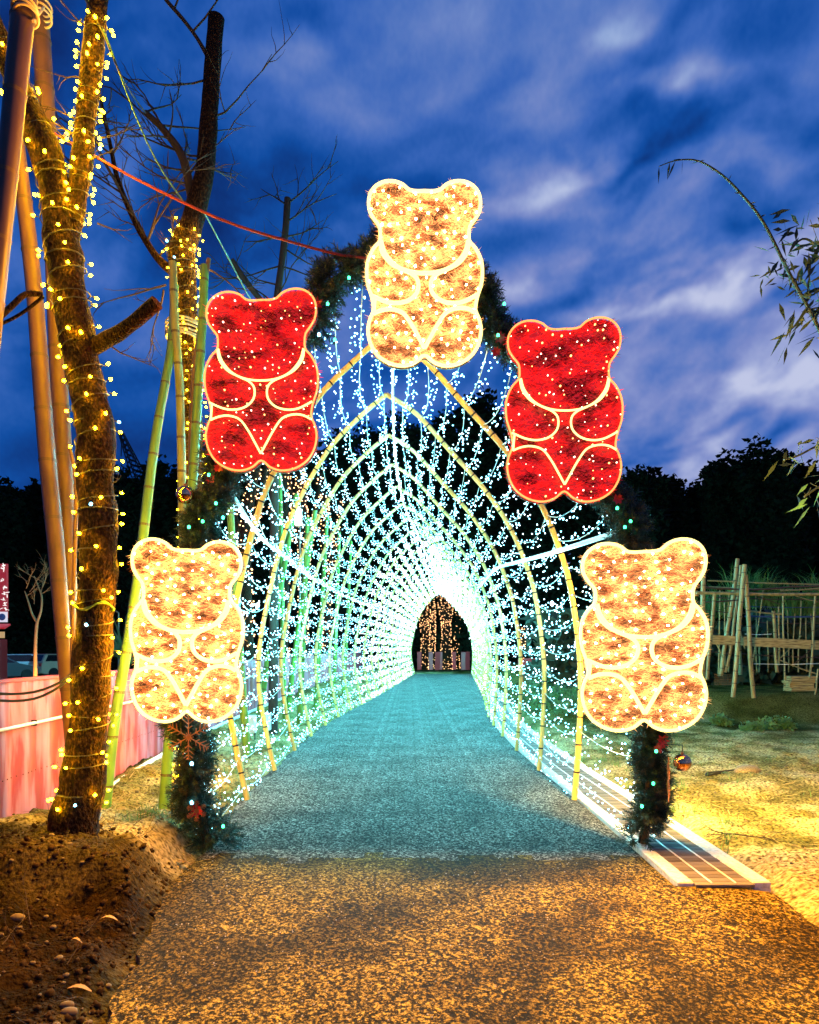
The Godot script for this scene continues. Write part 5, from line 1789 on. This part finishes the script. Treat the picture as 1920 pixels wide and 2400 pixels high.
	for e in tus:
		var o := P(e[0], e[1] + 60, 16.2)
		var g := thing("grass_tussock", "tall green grass tussock behind the bamboo trellis, above the %s" % e[3], "grass", o, "tall grass tussocks behind the trellis")
		var at := []
		for k in 150:
			var w := rnd(0, TAU)
			at.append(Transform3D(Basis(Vector3.UP, w) * Basis(Vector3.RIGHT, rnd(0.0, 0.6)) * rnd(0.6, 1.25) * e[2], o + Vector3(rnd(-0.3, 0.3), rnd(-0.2, 0.0), rnd(-0.2, 0.2))))
		scatter("grass_blade", bl, M.grass, at, g)
	# low plants in front of the trellis and behind the tunnel
	var lc := leaf_clump(10, 0.07, 0.035)
	var pls := [[1820, 1672, 11.8, 0.22, "small green weed on the bank below the stacked boards"], [1690, 1668, 12.4, 0.16, "small green weed on the bank below the basket"], [1760, 1690, 11.6, 0.14, "tiny green weed in the sand in front of the trellis"], [1310, 1600, 15.0, 0.5, "leafy green shrub behind the tunnel's right wall, near the red barrier"], [1345, 1625, 13.5, 0.4, "leafy green shrub behind the tunnel's right wall, left of the golden figure"], [1290, 1590, 18.0, 0.55, "farther leafy shrub just under the red barrier"]]
	for e in pls:
		var o := P(e[0], e[1], e[2])
		o.y = gh(o.x, o.z)
		var g := thing("leafy_plant", e[4], "plant", o, "low green plants on the right")
		var at := []
		for k in int(30 + e[3] * 200):
			var w := ball()
			at.append(Transform3D(Basis(ball().normalized(), rnd(0, TAU)) * rnd(0.7, 1.3), o + Vector3(w.x * e[3], absf(w.y) * e[3] * 0.9 * (1.0 - 0.5 * absf(w.x)), w.z * e[3] * 0.6)))
		scatter("foliage", lc, M.leaf, at, g)
		var st := MB.new()
		for k in 4:
			st.rod(o - Vector3(0, 0.03, 0), o + Vector3(rnd(-0.4, 0.4), rnd(0.4, 0.8), rnd(-0.2, 0.2)) * e[3], 0.006, 4)
		put("stem", st, M.twig, g)
	# stone with a bit of cable, twig on the sand
	var so := P(1752, 1806, 2337.0 / (1822.0 - HY)); so.y = gh(so.x, so.z) + 0.035
	var sm := MB.new(); sm.orb(so, Vector3(0.155, 0.062, 0.1), 20, 12, wob, 0.2, 8.0)
	tag(put("stone", sm, M.stone), "rounded pale stone lying on the sand right of the drain", "stone")
	var cb := MB.new()
	var base := []
	for e in [[1690, 1822], [1654, 1826], [1656, 1812], [1690, 1808], [1725, 1804], [1750, 1800]]:
		var o := P(e[0], e[1], 7.7)
		base.append(Vector4(o.x, maxf(gh(o.x, o.z) + 0.012, o.y), o.z, 0.011))
	cb.tube(spl(base, 0.03), 6)
	tag(put("bent_rod", cb, M.tie), "bent black rod lying across the pale stone", "rod")
	var tw := MB.new()
	var o3 := P(1760, 1975, 5.1)
	o3.y = gh(o3.x, o3.z) + 0.02
	twig(tw, o3, Vector3(-1, 0.1, -0.25), 0.32, 0.007, 2); twig(tw, o3, Vector3(1, 0.05, 0.2), 0.2, 0.006, 1)
	tag(put("dead_twig", tw, M.twig), "dead forked twig lying on the sand beside the drain's end", "twig")
	make_bamboo_spray()

func bamboo_leaf(mb: MB, o: Vector3, dir: Vector3, ln: float, w: float) -> void:
	var s := dir.cross(ball()).normalized() * w
	var k := o + dir * ln * 0.4 + Vector3(0, -0.1 * ln, 0)
	var e := o + dir * ln + Vector3(0, -0.3 * ln, 0)
	mb.tri(o, k + s, k - s)
	mb.tri(k - s, k + s, e)

func make_bamboo_spray() -> void:
	rng.seed = 64
	var t := thing("bamboo_shoot", "long thin bamboo shoot arching in from the right over the sky", "bamboo", P(2150, 1900, 6.2))
	var p := spl([W(2180, 1895, 6.2, 15), W(2110, 1300, 6.2, 13), W(2000, 960, 6.2, 11), W(1920, 772, 6.2, 9), W(1850, 640, 6.2, 8), W(1790, 522, 6.2, 7), W(1735, 452, 6.2, 6), W(1690, 408, 6.2, 5), W(1640, 378, 6.2, 4), W(1600, 374, 6.2, 3), W(1570, 380, 6.2, 2.5), W(1545, 390, 6.2, 2)], 0.05)
	var mb := MB.new(); mb.tube(p, 7); put("culm", mb, M.bam_dark, t)
	var lf := MB.new()
	for i in range(20, p.size(), 3):
		for k in 2:
			bamboo_leaf(lf, v3(p[i]), Vector3(rnd(-1, 1), rnd(-0.4, 0.9), rnd(-0.5, 0.5)).normalized(), rnd(0.05, 0.1), 0.008)
	for k in 5:
		bamboo_leaf(lf, v3(p[-1 - k]), Vector3(rnd(-0.6, 0.1), -1, 0).normalized(), rnd(0.1, 0.16), 0.012)
	var tw := MB.new()
	for e in [[1842, 625, 16, 0.16]]:
		for k in 34:
			var o := P(e[0], e[1], 6.2) + ball() * 0.13 + Vector3(-0.05, -0.03, 0)
			bamboo_leaf(lf, o, Vector3(rnd(-0.9, 0.5), rnd(-1.0, 0.4), rnd(-0.4, 0.4)).normalized(), rnd(0.07, 0.14), 0.011)
	put("leaf", lf, M.leaf_dim, t).set_meta("kind", "stuff")
	for g in [["bamboo_branch", "leafy bamboo branch hanging in at the right edge over the clouds", [[1908, 750], [1945, 680], [1935, 600], [1890, 560], [1860, 575]], 170, 0.25, 6.2], ["bamboo_branch", "small bamboo sprig at the right edge just above the tree line", [[2016, 1010], [1965, 1020], [1915, 1045], [1870, 1068], [1838, 1078]], 22, 0.11, 6.2], ["bamboo_branch", "bright green bamboo sprig at the right edge before the dark wood", [[2048, 1110], [1990, 1112], [1940, 1130], [1905, 1150], [1885, 1165]], 26, 0.11, 6.2]]:
		t = thing(g[0], g[1], "bamboo", P(g[2][0][0], g[2][0][1], g[5]), "bamboo branches at the right edge")
		var ks := []
		for e in g[2]:
			ks.append(W(e[0], e[1], g[5], 5))
		var pp := spl(ks, 0.03)
		mb = MB.new(); mb.tube(pp, 5); put("branch", mb, M.bam_dark, t)
		lf = MB.new()
		for k in g[3]:
			var q: Vector4 = pp[rng.randi_range(0, pp.size() - 1)]
			bamboo_leaf(lf, v3(q) + ball() * g[4], Vector3(rnd(-1, 0.6), rnd(-1.0, 0.5), rnd(-0.5, 0.5)).normalized(), rnd(0.12, 0.22), 0.02)
		put("leaf", lf, M.leaf if g[1].begins_with("bright") else M.leaf_dim, t).set_meta("kind", "stuff")
		mb = MB.new()
		for k in 12:
			var q2: Vector4 = pp[rng.randi_range(0, pp.size() - 1)]
			mb.rod(v3(q2), v3(q2) + ball() * g[4] * 0.9, 0.0025, 4)
		put("twig", mb, M.bam_dark, t)

# ---------------------------------------------------------------- small things on the ground
func make_litter() -> void:
	rng.seed = 19
	# straw and dry bits
	var straw := MB.new()
	straw.box(Transform3D.IDENTITY, Vector3(0.004, 0.003, 0.11))
	var bit := MB.new()
	bit.quad(Vector3(-0.012, 0, 0), Vector3(0, 0, 0.035), Vector3(0.012, 0.006, 0), Vector3(0, 0.003, -0.035))
	var at := []
	var at2 := []
	var tint := []
	for k in 5200:
		var d := 2.6 + 11.0 * pow(rng.randf(), 1.4)
		var x: float
		if rng.randf() < 0.55:
			x = edge_left(d) - rnd(-0.03, 1.3)
			if x < -2.95 or d < 4.6: continue
		else:
			x = edge_right(d) + 0.6 + rnd(0.0, 3.4)
		if x * FOC / d > 1000 or x * FOC / d < -1000: continue
		var o := Vector3(x, gh(x, -d) + 0.008, -d)
		var b := Basis(Vector3.UP, rnd(0, TAU)) * Basis(Vector3.RIGHT, rnd(-0.35, 0.35))
		if rng.randf() < 0.6:
			at.append(Transform3D(b * rnd(0.4, 1.3), o))
		else:
			at2.append(Transform3D(b * Basis(Vector3.BACK, rnd(-0.5, 0.5)) * rnd(0.25, 0.75), o))
	tag(scatter("straw", straw.mesh(), M.grass_dry, at), "loose straw strewn over the bare earth on both sides", "straw")
	tag(scatter("leaf_litter", bit.mesh(), M.dead_leaf, at2), "small dry leaves strewn over the bare earth", "leaf litter")
	# pebbles
	var pb := MB.new(); pb.orb(Vector3.ZERO, Vector3(0.014, 0.009, 0.012), 7, 5, wob, 0.3, 20.0)
	at = []
	for k in 420:
		var d := 2.4 + 7.0 * pow(rng.randf(), 1.5)
		var x := edge_left(d) - rnd(-0.05, 1.5) if rng.randf() < 0.6 else edge_right(d) + 0.55 + rnd(0.0, 2.5)
		if x < -2.95: continue
		at.append(Transform3D(Basis(Vector3.UP, rnd(0, TAU)) * rnd(0.4, 1.5), Vector3(x, gh(x, -d) + 0.004, -d)))
	tag(scatter("pebbles", pb.mesh(), M.stone_dark, at), "pebbles strewn in the bare earth", "pebbles")
	# clods of dark earth on the near bank
	var cl := MB.new(); cl.orb(Vector3.ZERO, Vector3(0.03, 0.02, 0.026), 9, 6, wob, 0.9, 30.0)
	at = []
	for k in 1500:
		var d := rnd(2.5, 4.6)
		var x := edge_left(d) - 0.04 - 1.4 * pow(rng.randf(), 1.3)
		if x < -2.9: continue
		at.append(Transform3D(Basis(ball().normalized(), rnd(0, TAU)) * (0.1 + 0.62 * pow(rng.randf(), 3.0)), Vector3(x, gh(x, -d) + 0.001, -d)))
	tag(scatter("earth_clods", cl.mesh(), M.clod, at), "crumbled clods of dark earth on the near left bank", "clods")
	# dead stalks and roots
	var rt := MB.new()
	for k in 46:
		var d := rnd(2.6, 4.7)
		var x := edge_left(d) - rnd(0.05, 1.2)
		twig(rt, Vector3(x, gh(x, -d) + 0.006, -d), Vector3(rnd(-1, 1), rnd(0.0, 0.25), rnd(-1, 1)), rnd(0.08, 0.3), 0.0028, 1)
	tag(put("dead_stalks", rt, M.twig), "thin dead stalks and roots in the near left bank", "stalks").set_meta("kind", "stuff")
	at = []
	for k in 900:
		var d := 5.0 + 8.0 * rng.randf()
		var x := edge_right(d) + 0.7 + rnd(0.0, 4.0)
		if wob.get_noise_2d(x * 7.0, d * 7.0) < 0.08: continue
		at.append(Transform3D(Basis(Vector3.UP, rnd(0, TAU)) * Basis(Vector3.RIGHT, rnd(0.0, 1.2)) * rnd(0.5, 1.2), Vector3(x, gh(x, -d), -d)))
	tag(scatter("sparse_grass", blade(0.09, 0.004), M.grass, at), "sparse short grass on the sandy ground at the right", "grass")
	# loose chips on the asphalt
	at = []
	for k in 1500:
		var d := 2.3 + 5.0 * pow(rng.randf(), 1.6)
		var x := rnd(edge_left(d) + 0.03, edge_right(d) - 0.03)
		if absf(x) * FOC / d > 1000: continue
		at.append(Transform3D(Basis(Vector3.UP, rnd(0, TAU)) * rnd(0.1, 0.32), Vector3(x, 0.002 + wob.get_noise_2d(x * 2.0, d * 2.0) * 0.008, -d)))
	tag(scatter("asphalt_chips", pb.mesh(), M.chip, at), "loose pale stone chips on the asphalt", "stone chips")
	# grass tufts along the path and the drain
	var gb := blade(0.11, 0.0035)
	at = []
	for k in 190:
		var d := 4.9 + 12.0 * pow(rng.randf(), 1.3)
		var x := edge_left(d) - rnd(0.05, 0.55) if rng.randf() < 0.45 else edge_right(d) + 0.62 + rnd(0.0, 0.6)
		if wob.get_noise_2d(x * 14.0, d * 14.0) < -0.05: continue
		for j in 26:
			var xx := x + rnd(-0.07, 0.07)
			var dd := d + rnd(-0.07, 0.07)
			at.append(Transform3D(Basis(Vector3.UP, rnd(0, TAU)) * Basis(Vector3.RIGHT, rnd(0.0, 0.9)) * rnd(0.35, 1.1), Vector3(xx, gh(xx, -dd), -dd)))
	tag(scatter("low_grass", gb, M.grass, at), "short green grass along the path and the drain", "grass")
	# single leaves and stones in the lower left
	for e in [[178, 2239, 0.03, "pale dry leaf lying in the dark earth at the lower left"], [255, 2180, 0.045, "long curled dry leaf by the asphalt's left edge"], [185, 2330, 0.05, "long dry leaf among the stones at the lower left corner"], [425, 2020, 0.06, "upright dry leaf at the garland's left foot"], [286, 1952, 0.05, "brown curled leaf on the sand right of the big tree"]]:
		var o := P(e[0], e[1], 2337.0 / (e[1] - HY))
		o.y = gh(o.x, o.z) + 0.02
		var mb := MB.new()
		var pts := []
		for i in 7:
			var w := i / 6.0
			pts.append([o + Vector3((w - 0.5) * e[2] * 2.4, 0.02 * sin(w * PI), (w - 0.5) * 0.02), e[2] * 0.3 * sin(PI * (0.06 + w * 0.88))])
		for i in 6:
			var sd := Vector3(0, 0.012, 1).normalized()
			mb.quad(pts[i][0] + sd * pts[i][1], pts[i + 1][0] + sd * pts[i + 1][1], pts[i + 1][0] - sd * pts[i + 1][1], pts[i][0] - sd * pts[i][1])
		tag(put("dry_leaf", mb, M.dead_leaf), e[3], "leaf", "single dry leaves on the left")
	for e in [[157, 2358, 0.022, "left of two pale pebbles at the lower left corner"], [162, 2375, 0.026, "right of two pale pebbles at the lower left corner"], [40, 2190, 0.028, "pale pebble in the dark earth at the left edge"], [380, 2160, 0.024, "pale pebble on the asphalt's left edge below the mound"]]:
		var o := P(e[0], e[1], 2337.0 / (e[1] - HY))
		o.y = gh(o.x, o.z) + 0.01
		var mb := MB.new(); mb.orb(o, Vector3(e[2] * 1.4, e[2] * 0.7, e[2]), 14, 9, wob, 0.25, 9.0)
		tag(put("pebble", mb, M.stone_dark), e[3], "pebble", "single pebbles on the left")

func _ready() -> void:
	rng.seed = 7
	wob.seed = 4
	wob.frequency = 0.1
	wob.fractal_octaves = 3
	setup_view()
	make_materials()
	make_ground()
	make_tunnel()
	make_bears()
	make_left()
	make_behind()
	make_right()
	make_litter()
